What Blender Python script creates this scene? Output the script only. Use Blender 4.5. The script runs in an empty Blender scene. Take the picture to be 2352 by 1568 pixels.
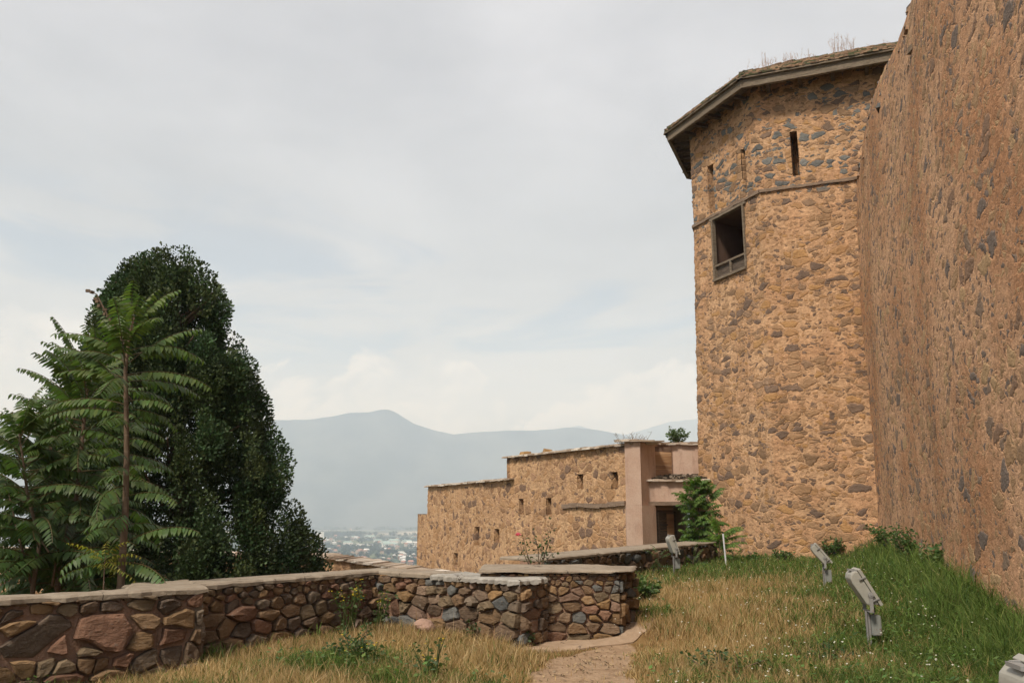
import bpy, bmesh, math, random
import numpy as np
from mathutils import Vector, noise as mnoise
R = math.radians
random.seed(7); RNG = np.random.default_rng(11)
S = bpy.context.scene; COL = S.collection

# ------------------------------------------------------------------ camera, world, sun, exposure
EYE = 1.6; F = 1898.0; TH = math.atan(396 / F); CT, ST = math.cos(TH), math.sin(TH)
cam = bpy.data.cameras.new('camera'); co = bpy.data.objects.new('camera', cam); COL.objects.link(co)
co.location = (0, 0, EYE); co.rotation_euler = (math.pi / 2 + TH, 0, 0)
cam.sensor_width = 36; cam.lens = F / 2352 * 36; cam.clip_start = .1; cam.clip_end = 90000
S.camera = co
S.view_settings.view_transform = 'Standard'; S.view_settings.look = 'None'
S.view_settings.exposure = 0.3; S.view_settings.gamma = 1
S.cycles.use_denoising = True; S.cycles.max_bounces = 6; S.cycles.diffuse_bounces = 3
S.cycles.transparent_max_bounces = 8; S.cycles.volume_bounces = 2
SUN_EL, SUN_AZ = R(50), R(213)          # azimuth clockwise from +Y: behind the camera, to the left


class N:
    """tiny node helper"""
    def __init__(s, nt): s.nt = nt; s.nt.nodes.clear()
    def new(s, t, **kw):
        n = s.nt.nodes.new(t)
        for k, v in kw.items(): setattr(n, k, v)
        return n
    def put(s, sock, v):
        if isinstance(v, bpy.types.NodeSocket): s.nt.links.new(v, sock)
        elif v is not None:
            if sock.type == 'RGBA' and not hasattr(v, '__len__'): v = (v, v, v, 1)
            elif sock.type == 'RGBA' and len(v) == 3: v = (*v, 1)
            elif sock.type == 'VECTOR' and not hasattr(v, '__len__'): v = (v, v, v)
            sock.default_value = v
    def m(s, op, a, b=None, c=None, clamp=False):
        n = s.new('ShaderNodeMath', operation=op); n.use_clamp = clamp
        for i, x in enumerate((a, b, c)):
            if x is not None: s.put(n.inputs[i], x)
        return n.outputs[0]
    def v(s, op, a, b=None):
        n = s.new('ShaderNodeVectorMath', operation=op); s.put(n.inputs[0], a)
        if b is not None: s.put(n.inputs[3] if op == 'SCALE' else n.inputs[1], b)
        return n.outputs[1] if op in ('LENGTH', 'DOT_PRODUCT', 'DISTANCE') else n.outputs[0]
    def mix(s, f, a, b, blend='MIX'):
        n = s.new('ShaderNodeMix', data_type='RGBA', blend_type=blend); n.clamp_factor = True
        s.put(n.inputs[0], f); s.put(n.inputs[6], a); s.put(n.inputs[7], b); return n.outputs[2]
    def ss(s, x, a, b, lo=0., hi=1.):
        n = s.new('ShaderNodeMapRange', interpolation_type='SMOOTHSTEP'); n.clamp = True
        for i, q in enumerate((x, a, b, lo, hi)): s.put(n.inputs[i], q)
        return n.outputs[0]
    def noise(s, vec, scale, detail=4, rough=.55, dist=0., color=False, dim='3D'):
        n = s.new('ShaderNodeTexNoise', noise_dimensions=dim)
        s.put(n.inputs['Vector'], vec); s.put(n.inputs['Scale'], scale); s.put(n.inputs['Detail'], detail)
        s.put(n.inputs['Roughness'], rough); s.put(n.inputs['Distortion'], dist)
        return n.outputs['Color' if color else 'Fac']
    def voro(s, vec, scale, feature='F1', dim='2D', rnd=1.):
        n = s.new('ShaderNodeTexVoronoi', voronoi_dimensions=dim, feature=feature)
        s.put(n.inputs['Vector'], vec); s.put(n.inputs['Scale'], scale); s.put(n.inputs['Randomness'], rnd); return n
    def ramp(s, f, stops, interp='LINEAR'):
        n = s.new('ShaderNodeValToRGB'); cr = n.color_ramp; cr.interpolation = interp
        while len(cr.elements) < len(stops): cr.elements.new(.5)
        for e, (p, c) in zip(cr.elements, stops): e.position = p; e.color = (*c, 1)
        s.put(n.inputs[0], f); return n.outputs[0]
    def attr(s, name, out='Vector'):
        return s.new('ShaderNodeAttribute', attribute_name=name).outputs[out]
    def sep(s, v):
        n = s.new('ShaderNodeSeparateXYZ'); s.put(n.inputs[0], v); return n.outputs
    def comb(s, x, y, z):
        n = s.new('ShaderNodeCombineXYZ')
        for i, q in enumerate((x, y, z)): s.put(n.inputs[i], q)
        return n.outputs[0]


W = bpy.data.worlds.new('World'); S.world = W; W.use_nodes = True
def world():
    n = N(W.node_tree)
    d = n.new('ShaderNodeTexCoord').outputs['Generated']
    x, y, z = n.sep(d)
    sky = n.new('ShaderNodeTexSky', sky_type='NISHITA'); sky.sun_disc = False
    sky.sun_elevation = SUN_EL; sky.sun_rotation = SUN_AZ
    blue = n.v('SCALE', sky.outputs[0], .10)
    zc = n.m('ADD', n.m('MAXIMUM', z, 0.0), .16)
    p = n.comb(n.m('DIVIDE', x, zc), n.m('DIVIDE', y, zc), 0.)
    base = n.ramp(z, [(0., (.66, .66, .66)), (.12, (.62, .625, .63)), (.2, (.60, .61, .625)), (.32, (.60, .605, .62)), (.5, (.70, .69, .705)), (1., (.95, .93, .91))])
    s1 = n.noise(p, 1.1, 9, .55, .4)
    s2 = n.noise(n.v('MULTIPLY', d, (3.2, 3.2, 9.)), 1.0, 8, .55, .3)
    lay = n.m('ADD', n.m('MULTIPLY', n.m('SUBTRACT', s1, .5), .72), n.m('MULTIPLY', n.m('SUBTRACT', s2, .5), .70))
    cl = n.v('SCALE', base, n.m('ADD', lay, 1.0))
    # thin places where the blue shows through, low over the valley
    gap = n.m('MULTIPLY', n.ss(n.noise(n.v('ADD', n.v('MULTIPLY', d, (2.6, 2.6, 12.)), (3.1, .4, 1.7)), 1.25, 7, .55, .6), .47, .62),
              n.m('MULTIPLY', n.ss(z, .12, .19), n.ss(z, .40, .25)))
    cl = n.mix(n.m('MULTIPLY', gap, .75), cl, n.mix(.35, blue, (.46, .56, .72)))
    # cumulus bank near the horizon
    cn = n.noise(n.v('MULTIPLY', d, (1., 1., 1.6)), 7.0, 12, .58, .45)
    top = n.noise(n.v('MULTIPLY', d, (1., 1., .0)), 4.2, 4, .5)
    lim = n.m('ADD', n.m('MULTIPLY_ADD', n.m('SUBTRACT', top, .5), .55, .175), n.m('MULTIPLY', n.m('SUBTRACT', cn, .5), .34))
    lim = n.m('MINIMUM', lim, .215)
    puff = n.m('MULTIPLY', n.ss(n.m('SUBTRACT', lim, z), -.004, .022), n.ss(z, .02, .07))
    shade = n.noise(n.v('MULTIPLY', d, (1., 1., 1.5)), 13.0, 9, .62, .5)
    edge = n.ss(n.m('SUBTRACT', lim, z), .10, .0)
    pc = n.mix(n.m('ADD', n.m('MULTIPLY', n.ss(shade, .36, .64), .65), n.m('MULTIPLY', edge, .35)), (.56, .57, .585), (1.04, 1.0, .945))
    cl = n.mix(n.m('MULTIPLY', puff, .9), cl, pc)
    cl = n.v('MULTIPLY', cl, (.955, .965, 1.01))
    cl = n.mix(n.ss(z, .02, -.12), cl, (.22, .2, .17))
    bg = n.new('ShaderNodeBackground'); n.put(bg.inputs[0], cl); bg.inputs[1].default_value = .77
    o = n.new('ShaderNodeOutputWorld'); n.nt.links.new(bg.outputs[0], o.inputs[0])
world()
W.cycles.sampling_method = 'MANUAL'; W.cycles.sample_map_resolution = 1024

sl = bpy.data.lights.new('sun', 'SUN'); so = bpy.data.objects.new('sun', sl); COL.objects.link(so)
sl.energy = 4.3; sl.angle = R(11); sl.color = (1, .945, .85)
so.rotation_euler = (math.pi / 2 - SUN_EL, 0, math.pi - SUN_AZ)
so.location = (-20, -20, 60)

# ------------------------------------------------------------------ pixel -> place helpers (photo at 2352 x 1568)
def ray(u, v):
    a, b = (u - 1176) / F, (784 - v) / F
    return a, CT - b * ST, ST + b * CT
def P(u, v, y):
    a, dy, dz = ray(u, v); k = y / dy; return Vector((a * k, y, EYE + dz * k))
def G(u, v, z=0.):
    a, dy, dz = ray(u, v); k = (z - EYE) / dz; return Vector((a * k, dy * k, z))
def hit(u, v, p0, d):
    """distance along a vertical plane (p0 + s d) and height where the sight line meets it"""
    a, dy, dz = ray(u, v)
    det = a * (-d[1]) + d[0] * dy
    k = (p0[0] * (-d[1]) + d[0] * p0[1]) / det
    s = (a * p0[1] - dy * p0[0]) / det
    s = ((a * k - p0[0]) * d[0] + (dy * k - p0[1]) * d[1])
    return s, EYE + dz * k

# ------------------------------------------------------------------ object helpers
def tag(o, label=None, cat=None, group=None, kind=None):
    if label: o['label'] = label
    if cat: o['category'] = cat
    if group: o['group'] = group
    if kind: o['kind'] = kind
    return o
def thing(name, label, cat, loc=(0, 0, 0), group=None):
    o = bpy.data.objects.new(name, None); COL.objects.link(o); o.location = loc; o.empty_display_size = .3
    return tag(o, label, cat, group)
def link(name, me, parent=None):
    o = bpy.data.objects.new(name, me); COL.objects.link(o)
    if parent: 
        o.parent = parent
        l = parent.location; o.location = (0, 0, 0)
        pl = Vector((0, 0, 0)); q = parent
        while q: pl += Vector(q.location); q = q.parent
        me.transform(__import__('mathutils').Matrix.Translation(-pl))
    return o
class MB:
    def __init__(s): s.v = []; s.f = []; s.c = []; s.w = []; s.m = []
    def add(s, vs, fs, col=None, wp=None, mi=0):
        b = len(s.v); s.v += [tuple(q) for q in vs]
        s.f += [tuple(b + i for i in f) for f in fs]; s.m += [mi] * len(fs)
        s.c += ([col] * len(vs) if col is None or isinstance(col[0], (int, float)) else list(col))
        s.w += (list(wp) if wp else [(q[0], q[2], 0) for q in vs]); return b
    def box(s, c, size, rot=0., col=None, tilt=(0, 0), mi=0, taper=1.):
        hx, hy, hz = [q / 2 for q in size]; cr, sr = math.cos(rot), math.sin(rot); vs = []
        for z in (-hz, hz):
            t = taper if z > 0 else 1
            for x, y in ((-hx, -hy), (hx, -hy), (hx, hy), (-hx, hy)):
                x2, y2, z2 = x * t, y * t, z + x * tilt[0] + y * tilt[1]
                vs.append((c[0] + x2 * cr - y2 * sr, c[1] + x2 * sr + y2 * cr, c[2] + z2))
        s.add(vs, [(3, 2, 1, 0), (4, 5, 6, 7), (0, 1, 5, 4), (1, 2, 6, 5), (2, 3, 7, 6), (3, 0, 4, 7)], col, None, mi)
    def prism(s, poly, z0, z1, col=None, mi=0, zf=None):
        n = len(poly); vs = [(p[0], p[1], z0) for p in poly] + [(p[0], p[1], z1 if zf is None else zf(p)) for p in poly]
        s.add(vs, [tuple(range(n))[::-1], tuple(range(n, 2 * n))] + [(i, (i + 1) % n, n + (i + 1) % n, n + i) for i in range(n)], col, None, mi)
    def tube(s, pts, rad, n=6, col=None, mi=0):
        vs = []; fs = []; pts = [Vector(p) for p in pts]
        for i, p in enumerate(pts):
            t = (pts[min(i + 1, len(pts) - 1)] - pts[max(i - 1, 0)]).normalized()
            a = t.cross(Vector((0, 0, 1)) if abs(t.z) < .9 else Vector((1, 0, 0))).normalized(); b = t.cross(a)
            r = rad[i] if hasattr(rad, '__len__') else rad
            for k in range(n):
                th = 2 * math.pi * k / n; vs.append(p + a * (r * math.cos(th)) + b * (r * math.sin(th)))
        for i in range(len(pts) - 1):
            for k in range(n): fs.append((i * n + k, i * n + (k + 1) % n, (i + 1) * n + (k + 1) % n, (i + 1) * n + k))
        fs.append(tuple(range(n))[::-1]); fs.append(tuple((len(pts) - 1) * n + k for k in range(n)))
        s.add(vs, fs, col, None, mi)
    def build(s, name, mats, parent=None, smooth=False, weld=0.):
        me = bpy.data.meshes.new(name); me.from_pydata(s.v, [], s.f)
        for mt in (mats if isinstance(mats, (list, tuple)) else [mats]): me.materials.append(mt)
        me.polygons.foreach_set('material_index', s.m)
        a = me.attributes.new('wp', 'FLOAT_VECTOR', 'POINT'); a.data.foreach_set('vector', np.array(s.w, dtype=np.float32).ravel())
        if any(c is not None for c in s.c):
            a = me.attributes.new('Col', 'FLOAT_COLOR', 'POINT')
            a.data.foreach_set('color', np.array([(*(c or (.5, .5, .5)), 1)[:4] for c in s.c], dtype=np.float32).ravel())
        if smooth: me.polygons.foreach_set('use_smooth', [True] * len(me.polygons))
        if weld:
            bm = bmesh.new(); bm.from_mesh(me); bmesh.ops.remove_doubles(bm, verts=bm.verts, dist=weld); bm.to_mesh(me); bm.free()
        me.update(); return link(name, me, parent)
def mesh_np(name, V, faces, C, mat, parent=None, smooth=False):
    """V (n,3); faces list of int arrays (k,3) or (k,4); C (n,3)"""
    me = bpy.data.meshes.new(name); me.vertices.add(len(V)); me.vertices.foreach_set('co', V.astype(np.float32).ravel())
    lo = np.concatenate([f.ravel() for f in faces]).astype(np.int32)
    tot = np.concatenate([np.full(len(f), f.shape[1]) for f in faces]).astype(np.int32)
    st = np.concatenate([[0], np.cumsum(tot)[:-1]]).astype(np.int32)
    me.loops.add(len(lo)); me.loops.foreach_set('vertex_index', lo)
    me.polygons.add(len(tot)); me.polygons.foreach_set('loop_start', st); me.polygons.foreach_set('loop_total', tot)
    if smooth: me.polygons.foreach_set('use_smooth', np.ones(len(tot), dtype=bool))
    if C is not None:
        a = me.attributes.new('Col', 'FLOAT_COLOR', 'POINT'); a.data.foreach_set('color', np.c_[C, np.ones(len(C))].astype(np.float32).ravel())
    me.materials.append(mat); me.update(calc_edges=True); me.validate(); return link(name, me, parent)

# ------------------------------------------------------------------ materials
def mat(name, fn, disp=None):
    m = bpy.data.materials.new(name); m.use_nodes = True; n = N(m.node_tree)
    o = n.new('ShaderNodeOutputMaterial'); r = fn(n)
    if isinstance(r, tuple): sh, h = r
    else: sh, h = r, None
    n.nt.links.new(sh, o.inputs[0])
    if h is not None:
        dn = n.new('ShaderNodeDisplacement'); n.put(dn.inputs[0], h); dn.inputs[1].default_value = 0; dn.inputs[2].default_value = 1
        n.nt.links.new(dn.outputs[0], o.inputs[2]); m.displacement_method = disp or 'BOTH'
    return m
def bsdf(n, col, rough=.9, bump=None, bs=1., spec=.25):
    b = n.new('ShaderNodeBsdfPrincipled'); n.put(b.inputs['Base Color'], col); n.put(b.inputs['Roughness'], rough)
    n.put(b.inputs['Specular IOR Level'], spec)
    if bump is not None:
        bn = n.new('ShaderNodeBump'); bn.inputs['Strength'].default_value = 1; n.put(bn.inputs['Distance'], bs); n.put(bn.inputs['Height'], bump)
        n.nt.links.new(bn.outputs[0], b.inputs['Normal'])
    return b.outputs[0]

def masonry(name, mort, mort2, stones, s1=2.3, s2=5.5, cov1=.5, cov2=.55, blue_from=None, rough_amp=1., asp=1.7, warp=.26, stain=.5, gain=1., bigs=.8):
    def fn(n):
        w = n.attr('wp'); ws = n.sep(w)
        q = n.v('ADD', w, n.v('SCALE', n.v('SUBTRACT', n.noise(w, 2.4, 5, .6, color=True), (.5, .5, .5)), warp))
        q = n.v('ADD', q, n.v('SCALE', n.v('SUBTRACT', n.noise(w, 9., 3, .6, color=True), (.5, .5, .5)), warp * .35))
        q = n.v('MULTIPLY', q, (1., asp, 0.))
        def layer(sc, cov, off):
            qq = n.v('ADD', q, (off, off * .7, 0))
            c = n.voro(qq, sc).outputs['Color']; e = n.voro(qq, sc, 'DISTANCE_TO_EDGE').outputs['Distance']
            cs = n.new('ShaderNodeSeparateColor'); n.put(cs.inputs[0], c); r, g, b = cs.outputs
            patch = n.noise(n.v('ADD', w, (off * 3, 0, 0)), .55, 3, .5)
            thr = n.m('ADD', n.m('MULTIPLY', n.ss(r, cov - .25, cov + .25), .42), n.m('MULTIPLY_ADD', patch, .62, -.26))
            dd = n.m('SUBTRACT', n.m('MULTIPLY', e, 1.0), thr)
            return n.ss(dd, 0., .035), n.ss(dd, -.07, .02), n.ss(dd, .0, .16), g, b, e
        m1, r1, d1, g1, b1, e1 = layer(s1, cov1, 0.)
        m2, r2, d2, g2, b2, e2 = layer(s2, cov2, 5.3)
        k2 = n.m('MULTIPLY', m2, n.m('SUBTRACT', 1., r1))
        isbig = n.m('GREATER_THAN', m1, k2)
        m_ = n.m('MAXIMUM', m1, k2)
        g = n.m('ADD', n.m('MULTIPLY', g1, isbig), n.m('MULTIPLY', g2, n.m('SUBTRACT', 1., isbig)))
        b = n.m('ADD', n.m('MULTIPLY', b1, isbig), n.m('MULTIPLY', b2, n.m('SUBTRACT', 1., isbig)))
        sc = n.ramp(g, [(i / len(stones), c) for i, c in enumerate(stones)], 'CONSTANT')
        if blue_from is not None:
            zone = n.m('MULTIPLY', n.ss(ws[1], blue_from - .1, blue_from + .3), n.m('GREATER_THAN', b, .70))
            sc = n.mix(zone, sc, n.mix(g, (.105, .105, .102), (.18, .178, .168)))
        fine = n.noise(w, 34., 4, .65); med = n.noise(w, 8.5, 5, .62); big = n.noise(w, bigs, 5, .55)
        sc = n.mix(n.m('MULTIPLY', n.ss(n.noise(n.v('MULTIPLY', w, (9., 22., 1.)), 1., 4, .6), .35, .75), .55), sc, n.v('SCALE', sc, 1.4))
        mc = n.mix(n.ss(big, .38, .62), mort, mort2)
        mc = n.mix(n.ss(med, .38, .72), n.v('SCALE', mc, .82), n.v('SCALE', mc, 1.18))
        streak = n.noise(n.v('MULTIPLY', w, (2.6, .22, 1.)), 1., 5, .6)
        col = n.mix(m_, mc, sc)
        col = n.v('SCALE', col, n.m('MULTIPLY_ADD', n.ss(streak, .3, .75), stain * .5, 1. - stain * .3))
        col = n.v('SCALE', col, n.m('MULTIPLY_ADD', fine, .36, .82))
        dome = n.m('MAXIMUM', n.m('MULTIPLY', d1, m1), n.m('MULTIPLY', d2, n.m('MULTIPLY', k2, .6)))
        ring = n.m('MAXIMUM', n.m('SUBTRACT', r1, m1), n.m('MULTIPLY', n.m('SUBTRACT', r2, m2), n.m('SUBTRACT', 1., r1)))
        pit = n.ss(n.noise(w, 5., 4, .6, .6), .60, .75)
        h = n.m('MULTIPLY', dome, .022)
        h = n.m('SUBTRACT', h, n.m('MULTIPLY', ring, n.m('MULTIPLY_ADD', med, .05, -.004)))
        h = n.m('ADD', h, n.m('MULTIPLY', n.m('SUBTRACT', med, .5), .085 * rough_amp))
        h = n.m('SUBTRACT', h, n.m('MULTIPLY', pit, n.m('MULTIPLY', n.m('SUBTRACT', 1., m_), .055 * rough_amp)))
        h = n.m('ADD', h, n.m('MULTIPLY', n.m('SUBTRACT', fine, .5), .020 * rough_amp))
        h = n.m('ADD', h, n.m('MULTIPLY', n.m('SUBTRACT', big, .5), .16 * .8 / max(bigs, .5)))
        return bsdf(n, col, .95, spec=.12), n.m('MULTIPLY', h, gain)
    return mat(name, fn)

M = {}
M['tower'] = masonry('tower_masonry', (.55, .348, .208), (.49, .29, .168), [(.30, .185, .105), (.22, .14, .085), (.35, .205, .105), (.15, .105, .08), (.31, .195, .115), (.37, .215, .10), (.19, .13, .095), (.26, .17, .11)], 2.3, 5.6, .40, .42, 12.7, .62, gain=.85)
M['rampart'] = masonry('rampart_masonry', (.56, .365, .215), (.50, .315, .185), [(.36, .215, .115), (.28, .17, .10), (.40, .245, .135), (.19, .125, .09), (.34, .21, .13)], 2.2, 5.2, .42, .40, None, .9, 1.4, .24, gain=.85)
M['bigwall'] = masonry('old_wall_masonry', (.55, .335, .205), (.42, .22, .118), [(.22, .14, .095), (.27, .175, .105), (.33, .21, .12), (.16, .125, .105), (.36, .24, .135), (.21, .15, .11)], 2.4, 6.5, .28, .40, None, .75, 1.5, .34, .42, gain=.52, bigs=.33)

def attr_rock(n):
    c = n.attr('Col', 'Color'); p = n.new('ShaderNodeNewGeometry').outputs['Position']
    f = n.noise(p, 26, 6, .65); g = n.noise(p, 7, 4, .6); l = n.noise(n.v('MULTIPLY', p, (6, 6, 20)), 1.3, 4, .6)
    col = n.v('SCALE', c, n.m('MULTIPLY_ADD', g, 1.1, .42))
    col = n.mix(n.m('MULTIPLY', n.ss(f, .52, .74), .35), col, (.30, .235, .17))
    col = n.mix(n.m('MULTIPLY', n.ss(n.noise(p, 15, 5, .7), .60, .72), .35), col, (.30, .29, .25))
    h = n.m('ADD', n.m('MULTIPLY', f, .4), n.m('ADD', n.m('MULTIPLY', g, .8), n.m('MULTIPLY', l, .6)))
    return bsdf(n, col, .9, h, .035, .2)
M['rock'] = mat('field_stone', attr_rock)
def mortar_fn(n):
    p = n.new('ShaderNodeNewGeometry').outputs['Position']
    f = n.noise(p, 30, 5, .65); g = n.noise(p, 6, 4, .6)
    col = n.mix(g, (.23, .135, .095), (.33, .21, .15)); col = n.v('SCALE', col, n.m('MULTIPLY_ADD', f, .5, .7))
    return bsdf(n, col, .95, n.m('ADD', f, n.m('MULTIPLY', g, 2)), .03, .1)
M['mortar'] = mat('red_mortar', mortar_fn)
def cement_fn(a, b):
    def fn(n):
        p = n.new('ShaderNodeNewGeometry').outputs['Position']
        f = n.noise(p, 40, 5, .7); g = n.noise(p, 2.4, 6, .65); h = n.noise(p, 9, 5, .6)
        col = n.mix(n.ss(g, .3, .7), a, b); col = n.v('SCALE', col, n.m('MULTIPLY_ADD', h, .5, .74)); col = n.v('SCALE', col, n.m('MULTIPLY_ADD', f, .3, .85))
        e = n.voro(n.v('ADD', p, n.v('SCALE', n.noise(p, 3, 4, .6, color=True), .5)), .8, 'DISTANCE_TO_EDGE', '2D').outputs['Distance']
        col = n.mix(n.ss(e, .010, .0), col, (.06, .045, .035))
        return bsdf(n, col, .92, n.m('ADD', n.m('MULTIPLY', f, .5), h), .02, .15)
    return fn
M['cement'] = mat('weathered_cement', cement_fn((.23, .185, .14), (.31, .26, .205)))
M['cement_pale'] = mat('pale_rough_cement', cement_fn((.27, .25, .22), (.38, .36, .33)))
M['footing'] = mat('footing_cement', cement_fn((.30, .21, .14), (.37, .27, .19)))
def plaster_fn(n):
    p = n.new('ShaderNodeNewGeometry').outputs['Position']
    g = n.noise(p, 1.3, 6, .6); st = n.noise(n.v('MULTIPLY', p, (3.2, 3.2, .7)), 1., 7, .68, .4); f = n.noise(p, 18, 5, .6)
    col = n.mix(n.ss(g, .3, .7), (.46, .315, .245), (.52, .385, .31))
    col = n.mix(n.m('MULTIPLY', n.ss(st, .50, .74), .55), col, (.22, .13, .10))
    col = n.mix(n.m('MULTIPLY', n.ss(n.noise(p, 4, 5, .65), .58, .72), .4), col, (.52, .42, .34))
    col = n.v('SCALE', col, n.m('MULTIPLY_ADD', f, .3, .85))
    return bsdf(n, col, .92, n.m('ADD', n.m('MULTIPLY', f, .5), g), .02, .12)
M['plaster'] = mat('stained_plaster', plaster_fn)
M['room'] = mat('room_shade_plaster', lambda n: bsdf(n, n.mix(n.noise(n.new('ShaderNodeNewGeometry').outputs['Position'], 2.5, 5, .6), (.09, .055, .04), (.17, .105, .075)), .95))  # plaster colour darkened to stand in for shade inside the deep room
def wood_fn(a, b):
    def fn(n):
        p = n.new('ShaderNodeNewGeometry').outputs['Position']
        t = n.new('ShaderNodeTexCoord').outputs['Object']
        g = n.noise(n.v('MULTIPLY', t, (1.2, 1.2, 16)), 2., 6, .65, 1.); f = n.noise(p, 14, 4, .6)
        col = n.mix(n.ss(g, .3, .7), a, b); col = n.v('SCALE', col, n.m('MULTIPLY_ADD', f, .7, .65))
        return bsdf(n, col, .85, n.m('ADD', g, n.m('MULTIPLY', f, .4)), .02, .2)
    return fn
M['wood'] = mat('grey_weathered_wood', wood_fn((.11, .085, .06), (.23, .185, .14)))
M['timber'] = mat('brown_old_timber', wood_fn((.15, .105, .075), (.27, .2, .15)))
M['doorwood'] = mat('door_planks', wood_fn((.06, .045, .035), (.13, .10, .08)))
def attr_flat(rough=.9, spec=.15, bumpy=.02):
    def fn(n):
        c = n.attr('Col', 'Color'); p = n.new('ShaderNodeNewGeometry').outputs['Position']
        f = n.noise(p, 22, 5, .65); g = n.noise(p, 4, 5, .6)
        col = n.v('SCALE', c, n.m('MULTIPLY_ADD', f, .6, .7)); col = n.v('SCALE', col, n.m('MULTIPLY_ADD', g, .6, .7))
        return bsdf(n, col, rough, n.m('ADD', f, g), bumpy, spec)
    return fn
M['slate'] = mat('split_slate', attr_flat())
M['shingle'] = mat('mossy_shingle', attr_flat(.95, .1, .03))
def leaf_fn(tr=.3, rough=.5, spec=.3):
    def fn(n):
        c = n.attr('Col', 'Color'); p = n.new('ShaderNodeNewGeometry').outputs['Position']
        col = n.v('SCALE', c, n.m('MULTIPLY_ADD', n.noise(p, 6, 3, .6), .7, .65))
        b = bsdf(n, col, rough, None, 1, spec)
        t = n.new('ShaderNodeBsdfTranslucent'); n.put(t.inputs[0], n.v('MULTIPLY', col, (1.5, 1.7, .9)))
        x = n.new('ShaderNodeMixShader'); x.inputs[0].default_value = tr; n.nt.links.new(b, x.inputs[1]); n.nt.links.new(t.outputs[0], x.inputs[2])
        return x.outputs[0]
    return fn
M['leaf'] = mat('green_leaf', leaf_fn()); M['needle'] = mat('evergreen_spray', leaf_fn(.12, .6, .2)); M['grass'] = mat('grass_blade', leaf_fn(.22, .7, .12))
def bark_fn(n):
    p = n.new('ShaderNodeNewGeometry').outputs['Position']
    g = n.noise(n.v('MULTIPLY', p, (9, 9, 2.5)), 2., 6, .65); f = n.noise(n.v('MULTIPLY', p, (1, 1, 14)), 1.5, 3, .5)
    col = n.mix(g, (.075, .05, .035), (.19, .135, .095)); col = n.mix(n.m('MULTIPLY', n.ss(f, .55, .7), .4), col, (.26, .2, .15))
    return bsdf(n, col, .9, g, .02, .15)
M['bark'] = mat('young_bark', bark_fn)
def metal_fn(a, rust):
    def fn(n):
        p = n.new('ShaderNodeNewGeometry').outputs['Position']; t = n.new('ShaderNodeTexCoord').outputs['Object']
        g = n.noise(p, 9, 6, .65); f = n.noise(p, 45, 4, .6)
        col = n.v('SCALE', a, n.m('MULTIPLY_ADD', g, .45, .78))
        col = n.mix(n.m('MULTIPLY', n.ss(g, .58, .68), rust), col, n.mix(f, (.08, .035, .018), (.2, .09, .035)))
        return bsdf(n, col, n.m('MULTIPLY_ADD', f, .25, .4), f, .002, .4)
    return fn
M['lampshell'] = mat('grey_painted_housing', metal_fn((.30, .29, .255), .15)); M['galv'] = mat('galvanised_steel', metal_fn((.24, .235, .23), .5))
M['rustbox'] = mat('rusting_box', metal_fn((.21, .22, .21), 1.0)); M['dark'] = mat('dark_rubber', metal_fn((.03, .03, .03), .1))
M['polewhite'] = mat('white_painted_pole', metal_fn((.55, .56, .58), .15))
def glass_fn(n):
    b = n.new('ShaderNodeBsdfPrincipled'); n.put(b.inputs['Base Color'], (.16, .17, .17)); b.inputs['Roughness'].default_value = .12
    return b.outputs[0]
M['glass'] = mat('lamp_glass', glass_fn)

# ------------------------------------------------------------------ layout of the fort
C0 = P(1745, 440, 28.5); zB = C0.z                                        # near corner of the tower at its timber band
dL = Vector((math.cos(R(113)), math.sin(R(113)), 0)); dR = Vector((math.cos(R(-22)), math.sin(R(-22)), 0))
sL = hit(1593, 515, C0, dL)[0]
dirs = [-67, -22, 23, 68, 113, 158, 203, 248]; lens = [sL, 5.6, 3.6, 3.6, sL, 5.6, 3.6, 3.6]
OCT = [Vector((C0.x, C0.y, 0)) + dL * sL]
for a, l in zip(dirs[:-1], lens[:-1]): OCT.append(OCT[-1] + Vector((math.cos(R(a)), math.sin(R(a)), 0)) * l)
OCC = sum(OCT, Vector((0, 0, 0))) / 8
WF, WN = Vector((11.62, 27.2, 0)), Vector((6.12, 10.2, 0)); WD = (WN - WF).normalized(); WNRM = Vector((WD.y, -WD.x, 0))   # faces left
if WNRM.x > 0: WNRM = -WNRM

# low walls: points along their front
A0, A1 = Vector((-9.6, 4.2, 0)), Vector((-3.47, 9.62, 0))
B0, B1 = Vector((-3.75, 10.05, 0)), Vector((-1.96, 12.6, 0))
C1_ = Vector((.10, 10.95, 0))
D0, D1, D2 = Vector((-.42, 11.42, 0)), Vector((1.42, 11.5, 0)), Vector((1.78, 12.45, 0))
E0, E1 = Vector((.62, 16.4, 0)), Vector((6.2, 25.95, 0))

# ------------------------------------------------------------------ terrain
PLAT = np.array([(-60, -50), (-9.9, 4.6), (-4.3, 10.2), (-2.1, 12.9), (-.3, 12.2), (-1.0, 16.6), (5.6, 27.8), (6.2, 33), (9, 40), (20, 44), (70, 20), (70, -80), (-70, -80)], float)
def poly_out(x, y):
    """distance outside the plateau polygon (0 inside)"""
    d = np.full(x.shape, 1e9); ins = np.zeros(x.shape, bool); n = len(PLAT)
    for i in range(n):
        (x1, y1), (x2, y2) = PLAT[i], PLAT[(i + 1) % n]
        t = np.clip(((x - x1) * (x2 - x1) + (y - y1) * (y2 - y1)) / ((x2 - x1) ** 2 + (y2 - y1) ** 2), 0, 1)
        d = np.minimum(d, np.hypot(x - x1 - t * (x2 - x1), y - y1 - t * (y2 - y1)))
        c = ((y1 > y) != (y2 > y)) & (x < (x2 - x1) * (y - y1) / (y2 - y1 + 1e-12) + x1); ins ^= c
    return np.where(ins, 0, d)
def sst(a, b, x): t = np.clip((x - a) / (b - a), 0, 1); return t * t * (3 - 2 * t)
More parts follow.
